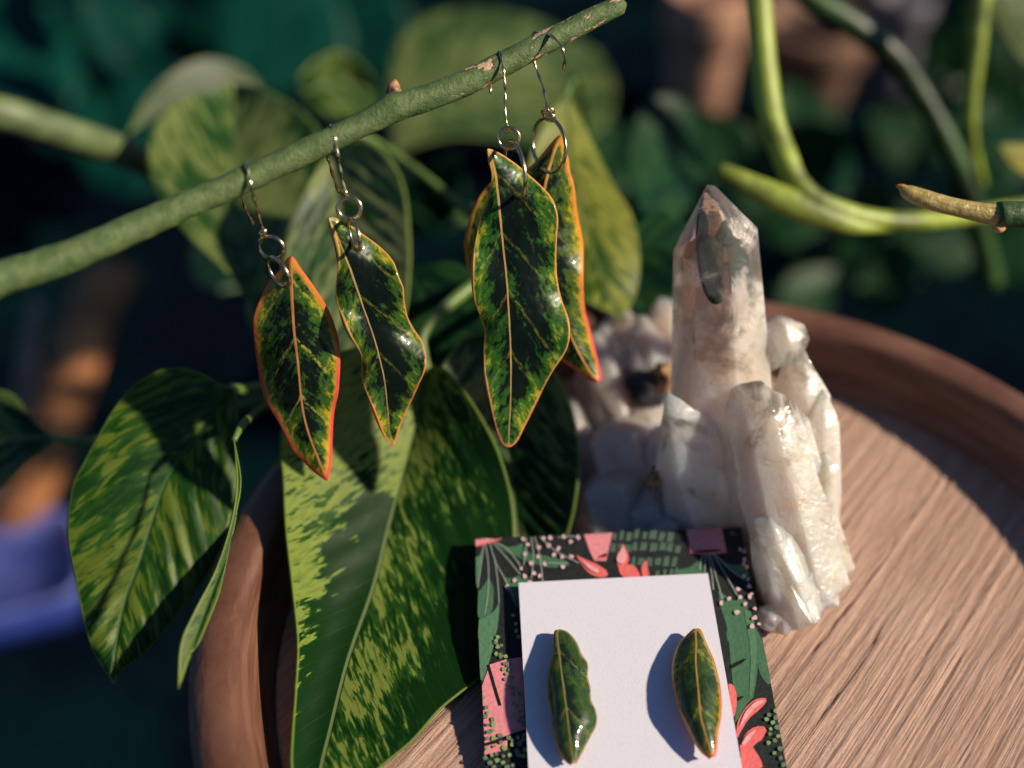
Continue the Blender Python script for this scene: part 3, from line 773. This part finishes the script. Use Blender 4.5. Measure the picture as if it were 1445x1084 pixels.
stud("small leaf stud with an orange red edge on the right of the white card panel",
     [(981.6, 891), (973.4, 898), (960, 913), (952.5, 932), (951, 955), (955.5, 978), (961, 997.7), (970, 1020.6), (981.6, 1043.5), (993, 1059.7), (1004.5, 1068.6)],
     [(981.6, 891), (986.5, 893), (993, 909.6), (1003, 932), (1008.7, 952), (1012.6, 971.6), (1014, 997.7), (1012.6, 1017), (1009, 1033.6), (1007.7, 1052), (1004.5, 1068.6)],
     [(981.6, 891), (982, 912), (981.6, 939), (985, 978), (988, 1011), (996, 1040), (1004.5, 1068.6)], MF, 0.0036, 0.6, (983, 968))

# ------------------------------------------------------------------ quartz cluster
qz = thing("quartz_cluster", "cluster of milky clear quartz crystals with one tall point, standing on the tray", "crystal", P(1080, 800, ground_d(800)))
CROSS = [(-1, 0.0), (-.5, -.78), (.3, -.85), (1, -.1), (.55, .8), (-.45, .85)]
def crystal(base, tip, db, dt, wb, ws, term, name="crystal_point", mat=None, cross=CROSS, depthk=0.9, flatness=0.0, jit=0.12, seed=0, clear=(0.0, 0.6), amp=0.00022, apex=(0.0, 0.0), shoulder=None, bev=0.0002, sub=4, facet=True):
    """Six-sided prism with a pointed end. base/tip pixels, wb/ws half widths (pixels) at the foot and at the shoulder, term = share of length taken by the point."""
    rnd = random.Random(seed)
    B, T = P(base[0], base[1], db), P(tip[0], tip[1], dt)
    ax = (T - B); L = ax.length; ax.normalize()
    view = ((B + T) / 2 - CAMP).normalized()
    ex = ax.cross(view).normalized()
    if ex.x < 0: ex = -ex
    ez = (view - ax * view.dot(ax)).normalized()
    sb, ss = wb * db / FPX, ws * dt / FPX
    bm = bmesh.new()
    low, top = [], []
    for k, (cx, cz) in enumerate(cross):
        j = 1 + rnd.uniform(-jit, jit)
        low.append(bm.verts.new(B + ex * cx * sb * j + ez * cz * sb * depthk * j))
        h = (1 - term) + (shoulder[k] if shoulder else rnd.uniform(-.06, .06) * term * 2)
        top.append(bm.verts.new(B + ax * L * h + ex * cx * ss * j + ez * cz * ss * depthk * j))
    n = len(cross)
    ac = T + ex * apex[0] * ss
    if flatness > 0:
        a1 = bm.verts.new(ac - ex * ss * flatness + ez * ss * 0.1); a2 = bm.verts.new(ac + ex * ss * flatness - ez * ss * .05)
    else:
        a1 = a2 = bm.verts.new(ac)
    bmesh.ops.convex_hull(bm, input=list(bm.verts))
    bmesh.ops.dissolve_limit(bm, angle_limit=R(4), verts=list(bm.verts), edges=list(bm.edges))
    if bev: bmesh.ops.bevel(bm, geom=list(bm.edges), offset=bev, segments=1, affect='EDGES', profile=0.5)
    bmesh.ops.triangulate(bm, faces=list(bm.faces))
    bmesh.ops.subdivide_edges(bm, edges=[e for e in bm.edges if e.calc_length() > 0.002], cuts=sub, use_grid_fill=True)
    bmesh.ops.triangulate(bm, faces=list(bm.faces))
    bm.normal_update()
    cl = []
    for v in bm.verts:
        q = v.co - B
        h = q.dot(ax) / L
        st_ = Vector((q.dot(ex) * 150, h * L * 1400, q.dot(ez) * 150))
        lowk = 1.0 + 1.2 * (1 - smoothstep(0.2, 0.7, h))
        v.co += v.normal * (amp * lowk * noise.fractal(q * 240 + Vector((seed, 0, 0)), 1.0, 2.0, 3) + amp * 0.35 * noise.noise(st_))
        cl.append(clear[0] + (clear[1] - clear[0]) * smoothstep(0.25, 1.0, h))
    me = bpy.data.meshes.new(name); bm.to_mesh(me); bm.free()
    a = me.attributes.new("clear", 'FLOAT', 'POINT'); a.data.foreach_set("value", cl)
    o = link(name, me, mat or MQ, qz, True)
    me.set_sharp_from_angle(angle=R(5 if facet else 24))
    return o
# the tall point
crystal((1026, 790), (1006, 260), .2225, .2005, 84, 61, .185, flatness=0.10, seed=11, jit=0.02, clear=(-0.2, 1.25), apex=(-0.05, 0),
        shoulder=[0.03, 0.005, 0.012, 0.075, 0.03, 0.02], depthk=0.8, amp=0.00012, facet=False)
MREFR = plain("refracted_backdrop_green", (0.018, 0.035, 0.014), 0.6, 0.6, 900, bump=0.0003)  # dark sheet colour put in for the green backdrop refracted through the tip
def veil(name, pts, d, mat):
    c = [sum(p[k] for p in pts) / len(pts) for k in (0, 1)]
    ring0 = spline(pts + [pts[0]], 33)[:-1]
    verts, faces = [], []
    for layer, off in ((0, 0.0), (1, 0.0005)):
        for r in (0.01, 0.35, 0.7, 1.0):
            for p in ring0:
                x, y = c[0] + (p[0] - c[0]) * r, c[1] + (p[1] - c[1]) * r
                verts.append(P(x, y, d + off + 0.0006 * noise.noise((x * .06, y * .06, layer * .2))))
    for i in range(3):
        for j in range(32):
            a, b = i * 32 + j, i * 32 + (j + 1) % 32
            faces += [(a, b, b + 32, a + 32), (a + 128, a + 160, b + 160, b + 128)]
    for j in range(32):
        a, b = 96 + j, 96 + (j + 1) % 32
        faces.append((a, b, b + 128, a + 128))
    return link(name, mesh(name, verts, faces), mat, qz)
veil("refracted_green_patch", [(983, 338), (996, 330), (1012, 338), (1021, 352), (1020, 385), (1022, 420), (1008, 430), (995, 415), (986, 380)], .2015, MREFR)
veil("refracted_green_patch", [(984, 303), (997, 299), (1001, 325), (996, 332), (983, 336)], .2015, MREFR)
veil("refracted_green_patch", [(1010, 335), (1020, 312), (1028, 322), (1033, 345), (1022, 350)], .2018, MREFR)
# crystals leaning on its foot
crystal((1032, 775), (938, 550), .2205, .2055, 84, 60, .36, seed=4, clear=(0.15, 0.7), apex=(0.0, 0), amp=0.0004, depthk=0.6, sub=4, facet=False)
crystal((1140, 840), (1066, 538), .2085, .2045, 66, 50, .14, seed=6, clear=(0.15, 0.7), apex=(-0.3, 0), amp=0.0004, flatness=0.45, depthk=0.8, sub=4, facet=False)
crystal((1150, 812), (1090, 552), .211, .2065, 50, 36, .16, seed=8, clear=(0.2, 0.75), amp=0.0003)
crystal((1142, 700), (1122, 490), .2145, .2105, 40, 38, .3, seed=9, clear=(0.2, 0.7), amp=0.0003, flatness=0.3)
crystal((1150, 830), (1160, 540), .2115, .2095, 36, 30, .2, seed=12, clear=(0.2, 0.75), amp=0.0004)
crystal((1066, 494), (1138, 464), .2105, .2085, 35, 37, .35, seed=14, clear=(0.5, 0.9), amp=0.0002, apex=(0.1, 0), flatness=0.3)
crystal((1152, 850), (1166, 630), .207, .2075, 26, 17, .15, seed=15, clear=(0.1, 0.5), amp=0.0005)
crystal((1128, 872), (1074, 728), .2055, .2035, 48, 30, .25, seed=17, clear=(0.1, 0.6), amp=0.0006, flatness=0.4, sub=3)
crystal((1020, 790), (994, 640), .221, .216, 60, 46, .3, seed=18, clear=(0.1, 0.5), amp=0.0004)
for k, (x, y, d, r, s) in enumerate([(1118, 832, .2065, 46, (1, .7, .9)), (1146, 800, .2085, 32, (.8, .8, 1.2)), (1094, 872, .204, 26, (1, .8, .7)), (1080, 800, .2145, 44, (1, .8, 1.1)), (960, 770, .2235, 55, (1, .7, .8)), (1126, 760, .2095, 44, (1, .7, 1.3)), (1010, 740, .2215, 60, (1, .7, .9))]):
    blob("quartz_foot", P(x, y, d), r * d / FPX, MQ, qz, 0.30, 1.4, seed=k * 3.1, sub=3, scale=s, clear=0.25, smooth=False)
# the milky crystals in the blur on its left
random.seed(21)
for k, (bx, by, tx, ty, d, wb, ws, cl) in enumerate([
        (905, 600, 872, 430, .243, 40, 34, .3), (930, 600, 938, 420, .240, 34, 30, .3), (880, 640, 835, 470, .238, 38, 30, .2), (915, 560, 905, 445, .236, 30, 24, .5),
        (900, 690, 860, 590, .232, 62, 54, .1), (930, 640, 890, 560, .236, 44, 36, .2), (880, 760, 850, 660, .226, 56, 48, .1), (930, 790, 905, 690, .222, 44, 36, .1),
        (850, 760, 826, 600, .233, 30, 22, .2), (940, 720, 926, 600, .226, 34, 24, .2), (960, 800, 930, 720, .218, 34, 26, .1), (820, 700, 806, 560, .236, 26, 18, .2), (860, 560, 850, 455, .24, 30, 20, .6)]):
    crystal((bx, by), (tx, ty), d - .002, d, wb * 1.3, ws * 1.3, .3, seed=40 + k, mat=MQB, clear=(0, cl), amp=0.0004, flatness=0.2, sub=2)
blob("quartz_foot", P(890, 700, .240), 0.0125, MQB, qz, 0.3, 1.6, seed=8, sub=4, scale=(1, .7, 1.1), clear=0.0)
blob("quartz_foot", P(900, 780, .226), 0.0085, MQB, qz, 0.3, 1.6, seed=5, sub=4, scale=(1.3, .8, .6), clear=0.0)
blob("iron_stain", P(925, 676, .2135), 0.0019, MMATRIX, qz, 0.5, 2.2, seed=2, sub=4, scale=(.7, .8, 1.1))
blob("iron_stain", P(936, 535, .230), 0.0026, MMATRIX, qz, 0.4, 2.0, seed=6, sub=4, scale=(.8, .8, 1.3))
blob("dark_matrix", P(914, 540, .234), 0.0045, plain("dark_matrix", (0.03, 0.03, 0.04), 0.6, 0.4, 400), qz, 0.4, 1.8, seed=9, sub=3)

# ------------------------------------------------------------------ pothos in the middle
pot = thing("pothos_plant", "variegated pothos with one large light and dark marbled leaf hanging below the earrings", "plant", P(690, 390, .235))
leaf("leaf", [(604, 522), (590, 506), (560, 490), (515, 488), (470, 502), (425, 540), (400, 590), (395, 632), (399, 676), (402, 743), (412, 832), (419, 905), (416, 972), (411, 1040), (410, 1084), (418, 1140), (432, 1195)],
     [(604, 522), (622, 518), (650, 545), (680, 590), (705, 640), (722, 700), (727, 760), (722, 830), (705, 905), (677, 957), (651, 977.6), (620, 1003.6), (583.6, 1045), (537, 1084), (490, 1130), (432, 1195)],
     [(604, 522), (596, 560), (578, 634), (547, 749), (526, 832), (490, 936), (464, 1040), (453.6, 1084), (432, 1195)],
     groundmap(.226, .178, .212), pot, ML_big, 200, 80, fold=(-0.0045, 0.0002), quilt=0.00014, qsp=0.7, wave=0.0008, wfreq=2.2, seed=0.4,
     offs=lambda u, v: -0.0068 * max(v, 0) * (1 - smoothstep(.15, .38, u)))
leaf("leaf", [(690, 470), (650, 480), (615, 540), (605, 640), (630, 760), (690, 860), (735, 915)],
     [(690, 470), (735, 480), (784, 528), (805, 570), (815, 613.6), (818, 660), (811, 717.6), (800, 760), (780, 820), (735, 915)],
     [(690, 470), (705, 560), (722, 680), (735, 800), (735, 915)], depthmap(.232, .216), pot, ML_dim, 110, 50, fold=(-0.004, -0.005), quilt=0.0003, wave=0.0012, seed=0.9)
leaf("leaf", [(352, 424), (330, 395), (300, 366), (270, 338), (240, 300), (218, 262), (208, 215), (220, 175), (250, 145), (300, 125), (330, 118)],
     [(352, 424), (364, 420), (370, 385), (400, 345), (430, 300), (450, 250), (455, 200), (435, 165), (400, 140), (360, 122), (330, 118)],
     [(352, 424), (345, 370), (338, 300), (332, 215), (330, 118)], depthmap(.245, .285), pot, leaf_material("blurred_marbled_leaf", (0.016, 0.06, 0.014), (0.035, 0.11, 0.022), (0.22, 0.28, 0.08), 0.5, 41.0, scale=0.7), 90, 44, fold=(-0.003, -0.003), quilt=0.0003, seed=0.2)
leaf("leaf", [(470, 205), (450, 235), (425, 280), (405, 330), (400, 390), (420, 450), (470, 510), (520, 540)],
     [(470, 205), (520, 200), (554, 228), (571.7, 270), (578, 330), (578.7, 375), (572, 440), (550, 500), (520, 540)],
     [(470, 205), (474, 260), (490, 340), (508, 440), (520, 540)], depthmap(.25, .236), pot, leaf_material("blurred_marbled_leaf_grey", (0.014, 0.05, 0.016), (0.03, 0.09, 0.03), (0.22, 0.27, 0.1), 0.52, 47.0, scale=0.8), 90, 44, fold=(-0.004, -0.004), quilt=0.0003, seed=0.6)
ptube("petiole", [(604, 524, .226, 6), (598, 500, .227, 6.5), (598, 470, .228, 8), (640, 424, .231, 10), (690, 392, .236, 10), (760, 380, .25, 9)], MPET, pot)
ptube("petiole", [(690, 472, .228, 6), (700, 440, .232, 7), (720, 410, .24, 7), (760, 380, .25, 7)], MPET, pot)
ptube("petiole", [(352, 425, .245, 5), (356, 450, .245, 7), (375, 480, .247, 7), (440, 470, .25, 8), (560, 420, .26, 8), (760, 380, .25, 7)], MPET, pot)
ptube("petiole", [(470, 206, .25, 4), (480, 185, .255, 5), (560, 220, .26, 6), (760, 380, .25, 7)], MPET, pot)

# ------------------------------------------------------------------ vine on the left
lv = thing("trailing_vine", "dark green trailing vine on the left with a broad hanging leaf", "plant", P(345, 560, .23))
leaf("leaf", [(328, 546), (309, 543), (289, 529.5), (265.6, 521), (239, 519), (212.5, 528), (186, 546), (159, 579), (139.4, 612.5), (119.5, 649), (103, 682), (97, 715), (95.5, 735), (97, 771), (106, 813), (113, 852), (124, 898), (138, 930), (156, 957), (161, 965)],
     [(328, 546), (332, 550), (334, 562), (336, 599), (335, 649), (333.7, 682), (328.7, 715), (325.8, 728), (317, 767), (301, 799), (279.7, 831), (255, 863), (226.6, 898), (198, 926.6), (173.5, 944), (161, 965)],
     [(328, 546), (315, 566), (299, 586), (265.6, 632), (232.4, 685.5), (198, 792), (177, 849), (163, 920), (161, 965)],
     depthmap(.216, .2, .208), lv, ML_left, 150, 60, fold=(-0.004, -0.002), dome=0.003, quilt=0.0003, qsp=0.6, seed=0.3)
leaf("leaf", [(330, 620), (333, 690), (322, 750), (302, 808), (274, 862), (254, 910), (251, 972)],
     [(330, 620), (340, 680), (330, 740), (317, 806), (308, 841.6), (294, 877), (279.7, 909), (262, 930), (251, 972)],
     [(330, 620), (337, 690), (322, 775), (288, 870), (251, 972)], depthmap(.2, .178), lv, ML_left, 70, 24, fold=(-0.002, -0.002), seed=0.1)
leaf("leaf", [(80, 617), (62, 607), (43, 586), (20, 559), (0, 551), (-40, 545), (-90, 570), (-130, 620)],
     [(80, 617), (66, 632), (40, 650), (18, 672), (0, 688), (-40, 700), (-90, 680), (-130, 620)],
     [(80, 617), (40, 618), (0, 622), (-60, 625), (-130, 620)], depthmap(.232, .238), lv, ML_dim, 60, 24, fold=(0.003, -0.003), seed=0.7)
ptube("petiole", [(328, 547, .216, 6), (345, 550, .22, 8), (372, 546, .226, 9), (420, 535, .236, 9), (480, 540, .25, 8)], MPET, lv)
ptube("petiole", [(330, 622, .2, 4), (345, 596, .206, 6), (380, 570, .232, 6), (440, 540, .244, 7), (480, 540, .25, 8)], MPET, lv)
ptube("petiole", [(78, 617, .232, 4), (100, 623, .231, 7), (128, 625, .232, 8), (200, 618, .238, 8), (330, 575, .246, 8), (480, 540, .25, 8)], MPET, lv)

# ------------------------------------------------------------------ pale leaves behind the stem
bp = thing("pale_leaved_plant", "pale green broad leaved plant out of focus behind the stem, one leaf glowing yellow green", "plant", P(800, 200, .3))
leaf("leaf", [(556, 218), (552, 160), (552, 95), (565, 50), (600, 25), (650, 13), (722, 18), (790, 42), (845, 76)],
     [(556, 218), (590, 204), (640, 192), (700, 195), (760, 205), (820, 200), (858, 170), (866, 119), (845, 76)],
     [(556, 218), (620, 165), (700, 120), (780, 95), (845, 76)], depthmap(.35, .42), bp, ML_pale, 80, 40, fold=(0.004, -0.004), seed=0.4)
leaf("leaf", [(800, 130), (770, 170), (745, 230), (740, 300), (760, 360), (800, 410), (872, 448)],
     [(800, 130), (830, 190), (866.7, 263), (890, 300), (901, 345), (902, 390), (892, 428), (872, 448)],
     [(800, 130), (805, 220), (828, 320), (852, 395), (872, 448)], depthmap(.252, .238), bp, ML_glow, 90, 40, fold=(-0.003, 0.003), seed=0.8)
leaf("leaf", [(428, 130), (422, 110), (438, 90), (460, 77), (480, 72), (505, 86), (525, 110), (536, 138)],
     [(428, 130), (440, 150), (470, 165), (500, 165), (520, 158), (530, 150), (534, 144), (536, 138)],
     [(428, 130), (455, 122), (485, 118), (515, 126), (536, 138)], depthmap(.31, .34), bp, ML_dim, 50, 24, fold=(-0.008, 0.003), seed=0.2)
leaf("leaf", [(180, 190), (205, 140), (245, 100), (290, 82), (340, 95), (370, 125)], [(180, 190), (225, 160), (270, 140), (310, 128), (345, 126), (370, 125)],
     [(180, 190), (215, 150), (258, 118), (310, 105), (370, 125)], depthmap(.30, .33), bp, leaf_material("grey_leaf", (0.03, 0.05, 0.03), (0.06, 0.09, 0.05), (0.12, 0.15, 0.09), 0.5, 60.0), 40, 20, seed=0.1)
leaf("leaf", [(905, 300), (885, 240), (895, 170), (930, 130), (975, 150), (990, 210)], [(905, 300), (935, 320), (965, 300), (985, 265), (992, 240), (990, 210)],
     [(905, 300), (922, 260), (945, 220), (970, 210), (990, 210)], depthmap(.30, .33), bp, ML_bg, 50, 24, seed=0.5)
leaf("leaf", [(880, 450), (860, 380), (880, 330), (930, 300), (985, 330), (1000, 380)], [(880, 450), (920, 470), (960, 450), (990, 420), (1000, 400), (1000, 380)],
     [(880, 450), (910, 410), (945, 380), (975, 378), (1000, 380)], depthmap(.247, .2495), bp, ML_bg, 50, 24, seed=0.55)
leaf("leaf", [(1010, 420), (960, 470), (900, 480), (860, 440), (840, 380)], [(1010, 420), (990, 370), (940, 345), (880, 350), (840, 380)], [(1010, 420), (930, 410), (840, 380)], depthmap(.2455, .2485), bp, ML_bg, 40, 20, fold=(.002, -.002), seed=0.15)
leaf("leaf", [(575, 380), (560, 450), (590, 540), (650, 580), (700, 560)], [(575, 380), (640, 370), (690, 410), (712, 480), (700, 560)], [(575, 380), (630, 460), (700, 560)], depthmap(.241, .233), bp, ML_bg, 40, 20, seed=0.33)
ptube("petiole", [(556, 220, .35, 6), (540, 240, .36, 6), (600, 300, .38, 8), (760, 300, .42, 9)], MPET, bp)
ptube("petiole", [(800, 132, .252, 5), (815, 110, .29, 6), (820, 200, .36, 8), (760, 300, .42, 9)], MPET, bp)
ptube("petiole", [(-90, 150, .25, 27), (0, 160, .255, 27), (60, 178, .262, 26), (130, 200, .272, 24), (190, 222, .285, 22), (260, 260, .31, 20)], MVINEO, bp)

# ------------------------------------------------------------------ vines on the right
rv = thing("vine_tendril", "smooth yellow green vine bending up beside the tall crystal, out of focus", "plant stem", P(1126, 262, .247))
ptube("stem", [(1066, -40, .25, 19), (1070, 0, .25, 18.5), (1076, 74, .25, 18), (1088, 166, .249, 18), (1107, 221, .248, 18), (1124, 258, .247, 17), (1160, 288, .247, 16), (1226, 308, .25, 14), (1300, 312, .256, 13), (1400, 300, .27, 12), (1500, 280, .28, 12)], MVINE, rv, n=60, seg=16)
ptube("sheath", [(1012, 236, .245, 5), (1018, 240, .245, 11), (1070, 266, .2455, 17), (1126, 290, .246, 20), (1180, 311, .247, 16), (1220, 320, .249, 10), (1292, 318, .255, 6)], MVINE, rv, n=50, seg=16, flat=0.7)
sv = thing("dark_vine", "dark green vine slanting down behind the pale tipped stem", "plant stem", P(1255, 74, .3))
ptube("stem", [(1110, -30, .29, 16), (1146, 0, .29, 17), (1196, 30, .292, 18), (1255, 74, .296, 18), (1292, 122, .3, 16), (1336, 199, .305, 15), (1359, 251, .31, 17), (1373, 295, .315, 17), (1400, 400, .33, 16)], plain("two_tone_vine", (0.025, 0.06, 0.012), 0.45, 0.9, 60), sv, n=60)
lvn = thing("light_vine", "pale yellow green vine hanging at the top right corner", "plant stem", P(1380, 60, .29))
ptube("stem", [(1392, -30, .28, 14), (1384, 0, .28, 14), (1377, 74, .283, 13), (1370, 148, .287, 10), (1372, 200, .292, 8), (1385, 260, .3, 8)], MVINE, lvn)
leaf("leaf", [(1395, -20), (1400, 20), (1420, 60), (1450, 95), (1500, 110)], [(1395, -20), (1430, -30), (1465, -10), (1490, 40), (1500, 110)], [(1395, -20), (1430, 20), (1465, 60), (1500, 110)], depthmap(.29, .3), lvn, ML_pale, 40, 20, seed=0.3)
yl = thing("yellowing_leaf", "small bright yellow leaf at the right edge above the pale tipped stem", "leaf", P(1430, 225, .28))
leaf("leaf_blade", [(1410, 205), (1425, 203), (1450, 205), (1480, 215), (1520, 250)], [(1410, 205), (1420, 225), (1440, 245), (1475, 260), (1520, 250)], [(1410, 205), (1440, 220), (1480, 235), (1520, 250)], depthmap(.28, .285), yl, ML_yel, 40, 20)
ptube("petiole", [(1518, 250, .285, 3), (1560, 275, .29, 4), (1600, 300, .3, 4)], MPET, yl, n=14)
# pale tipped stub
tb = thing("pale_tipped_stem", "short dark green stem with a dry tan cut end, pointing in from the right", "plant stem", P(1430, 305, .2))
kt = NT("dry_tan_tip")
ts, tca, tsa = kt.sep(kt.attr("luv").outputs["Vector"])
tn = kt.noise(kt.obj(), 600, 5); tn2 = kt.noise(kt.xyz(kt.math('MULTIPLY', ts, 2), kt.math('MULTIPLY', tca, 3), tsa), 1.5, 4)
tc = kt.mix(kt.step(tn2, 0.35, 0.65), (0.30, 0.22, 0.05), (0.46, 0.36, 0.13))
tc = kt.mix(kt.math('MULTIPLY', kt.step(tn, 0.58, 0.72), 0.5), tc, (0.26, 0.2, 0.04))
MTAN = kt.done(kt.bsdf(Base_Color=tc, Roughness=0.4, Normal=kt.bump(tn, 0.0004)))
ptube("dry_tip", [(1266, 263, .2, 1.0), (1272, 265, .2, 5), (1281, 271, .2, 10.5), (1300, 279, .2, 13), (1325, 287, .2, 13.5), (1350, 293, .2, 13), (1380, 299, .2, 14), (1408, 303, .2, 16)], MTAN, tb, n=50, seg=14, attr=True, flat=0.8)
ptube("tip_hook", [(1264.5, 262.5, .2, 2.0), (1274, 263, .1998, 3.2), (1283, 266, .1996, 2.0)], plain("burnt_orange_tip", (0.45, 0.2, 0.03), 0.4, 0.3, 800), tb, n=10)
ptube("stem", [(1407, 303, .2, 17.5), (1412, 303, .2, 18.5), (1440, 303, .2, 18.5), (1500, 305, .201, 19), (1560, 308, .203, 19)], plain("dark_green_stem", (0.035, 0.075, 0.02), 0.5, 0.5, 900, bump=0.0003), tb, n=30, seg=18)
ptube("node_scar", [(1400, 322, .1985, 2), (1407, 324, .1975, 4), (1412, 325, .1975, 4), (1418, 322, .198, 2)], plain("rust_scar", (0.42, 0.2, 0.06), 0.5, 0.4, 900), tb, n=10)

# ------------------------------------------------------------------ out of focus things round the tray
def lathe_thing(name, label, cat, c, prof, mat, seg=64):
    t = thing(name, label, cat, c)
    return t
def pot_thing(label, c, r, h, mat):
    t = thing("terracotta_pot", label, "plant pot", c)
    lathe("pot_wall", [(r * .62, 0.0), (r * .95, h * .8), (r * .95, h), (r * .84, h), (r * .55, h * .1), (0.0005, h * .1), (0.0005, 0)], mat, t, c)
    lathe("pot_rim", [(r * .955, h * .76), (r * 1.05, h * .77), (r * 1.07, h), (r * 1.0, h * 1.03), (r * .9, h * 1.0), (r * .9, h * .9)], mat, t, c)
    s = lathe("potting_soil", [(0.0005, h * .86), (r * .5, h * .88), (r * .87, h * .86)], plain("potting_soil", (0.02, 0.014, 0.01), 0.9, 0.6, 300, bump=0.002), t, c, closed=False)
    return t
MTERRA = plain("terracotta", (0.24, 0.09, 0.035), 0.8, 0.25, 120, bump=0.0005)
MTERRA2 = plain("pale_terracotta", (0.44, 0.24, 0.15), 0.8, 0.25, 120, bump=0.0005)
def onground(px, py): return P(px, py, ground_d(py, GZ))
MSTAKE = plain("orange_brown_wood", (0.34, 0.14, 0.05), 0.6, 0.5, 60, bump=0.001)
stk = thing("wooden_stake", "thick orange brown wooden stake leaning in the blur beyond the left of the tray", "stake", P(-12, 800, .53))
ptube("stake_shaft", [(168, 372, .5, 30), (130, 440, .5, 36), (95, 540, .5, 38), (60, 640, .505, 38), (20, 730, .515, 36), (-12, 800, .53, 34)], MSTAKE, stk, n=40, seg=14)
rod = thing("grey_rod", "thin grey pink rod leaning beside the orange brown wooden stake", "rod", P(-60, 795, .53))
ptube("rod_shaft", [(52, 425, .47, 11), (40, 500, .475, 12), (22, 590, .485, 12), (-15, 690, .505, 12), (-60, 795, .53, 12)], plain("grey_pink_plastic", (0.2, 0.15, 0.14), 0.5, 0.3, 90), rod, n=30)
def pot_at(label, px, py, d, r, mat):
    q = P(px, py, d); pot_thing(label, Vector((q.x, q.y, GZ)), r, q.z - GZ, mat)
pot_at("sunlit peach terracotta pot at the top, blurred", 1000, -12, .66, 0.021, MTERRA2)
pot_at("dull brown terracotta pot at the top right, blurred", 1150, 30, .74, 0.034, plain("brown_clay", (0.2, 0.11, 0.07), 0.8, 0.25, 120, bump=0.0005))
pot_at("grey lavender pot at the top right, blurred", 1278, -6, .72, 0.016, plain("grey_glaze", (0.16, 0.15, 0.17), 0.5, 0.2, 120))
MBLUE = plain("blue_plastic", (0.025, 0.05, 0.26), 0.4, 0.15, 60)
q = onground(10, 860)
tub = thing("blue_tub", "small blue plastic tub beyond the left of the tray", "tub", Vector((q.x, q.y, GZ)))
def rbox(name, c, sx, sy, z0, z1, rad, mat, parent, rotz=0.0, taper=1.0):
    ring_ = []
    for k in range(32):
        t = 2 * math.pi * k / 32
        ring_.append((math.copysign(abs(math.cos(t)) ** 0.4, math.cos(t)), math.copysign(abs(math.sin(t)) ** 0.4, math.sin(t))))
    verts = []
    prof_ = [(0.001, z0), (taper, z0), (1.0, z1), (0.93, z1), (taper * .93, z0 + .003), (0.001, z0 + .003)]
    cz, sz = math.cos(rotz), math.sin(rotz)
    for s_, z in prof_:
        for x, y in ring_:
            X, Y = x * sx * s_, y * sy * s_
            verts.append((c.x + X * cz - Y * sz, c.y + X * sz + Y * cz, c.z + z))
    faces = []
    for i in range(len(prof_) - 1):
        for j in range(32): faces.append((i * 32 + j, i * 32 + (j + 1) % 32, (i + 1) * 32 + (j + 1) % 32, (i + 1) * 32 + j))
    return link(name, mesh(name, verts, faces), mat, parent)
rbox("tub_wall", Vector((q.x, q.y, GZ)), 0.034, 0.024, 0, 0.022, .004, MBLUE, tub, 0.35, 0.88)
rbox("tub_lid", Vector((q.x, q.y, GZ)), 0.0355, 0.0255, 0.0222, 0.026, .004, plain("pale_blue_lid", (0.09, 0.12, 0.38), 0.45, 0.2, 60), tub, 0.35, 1.0)

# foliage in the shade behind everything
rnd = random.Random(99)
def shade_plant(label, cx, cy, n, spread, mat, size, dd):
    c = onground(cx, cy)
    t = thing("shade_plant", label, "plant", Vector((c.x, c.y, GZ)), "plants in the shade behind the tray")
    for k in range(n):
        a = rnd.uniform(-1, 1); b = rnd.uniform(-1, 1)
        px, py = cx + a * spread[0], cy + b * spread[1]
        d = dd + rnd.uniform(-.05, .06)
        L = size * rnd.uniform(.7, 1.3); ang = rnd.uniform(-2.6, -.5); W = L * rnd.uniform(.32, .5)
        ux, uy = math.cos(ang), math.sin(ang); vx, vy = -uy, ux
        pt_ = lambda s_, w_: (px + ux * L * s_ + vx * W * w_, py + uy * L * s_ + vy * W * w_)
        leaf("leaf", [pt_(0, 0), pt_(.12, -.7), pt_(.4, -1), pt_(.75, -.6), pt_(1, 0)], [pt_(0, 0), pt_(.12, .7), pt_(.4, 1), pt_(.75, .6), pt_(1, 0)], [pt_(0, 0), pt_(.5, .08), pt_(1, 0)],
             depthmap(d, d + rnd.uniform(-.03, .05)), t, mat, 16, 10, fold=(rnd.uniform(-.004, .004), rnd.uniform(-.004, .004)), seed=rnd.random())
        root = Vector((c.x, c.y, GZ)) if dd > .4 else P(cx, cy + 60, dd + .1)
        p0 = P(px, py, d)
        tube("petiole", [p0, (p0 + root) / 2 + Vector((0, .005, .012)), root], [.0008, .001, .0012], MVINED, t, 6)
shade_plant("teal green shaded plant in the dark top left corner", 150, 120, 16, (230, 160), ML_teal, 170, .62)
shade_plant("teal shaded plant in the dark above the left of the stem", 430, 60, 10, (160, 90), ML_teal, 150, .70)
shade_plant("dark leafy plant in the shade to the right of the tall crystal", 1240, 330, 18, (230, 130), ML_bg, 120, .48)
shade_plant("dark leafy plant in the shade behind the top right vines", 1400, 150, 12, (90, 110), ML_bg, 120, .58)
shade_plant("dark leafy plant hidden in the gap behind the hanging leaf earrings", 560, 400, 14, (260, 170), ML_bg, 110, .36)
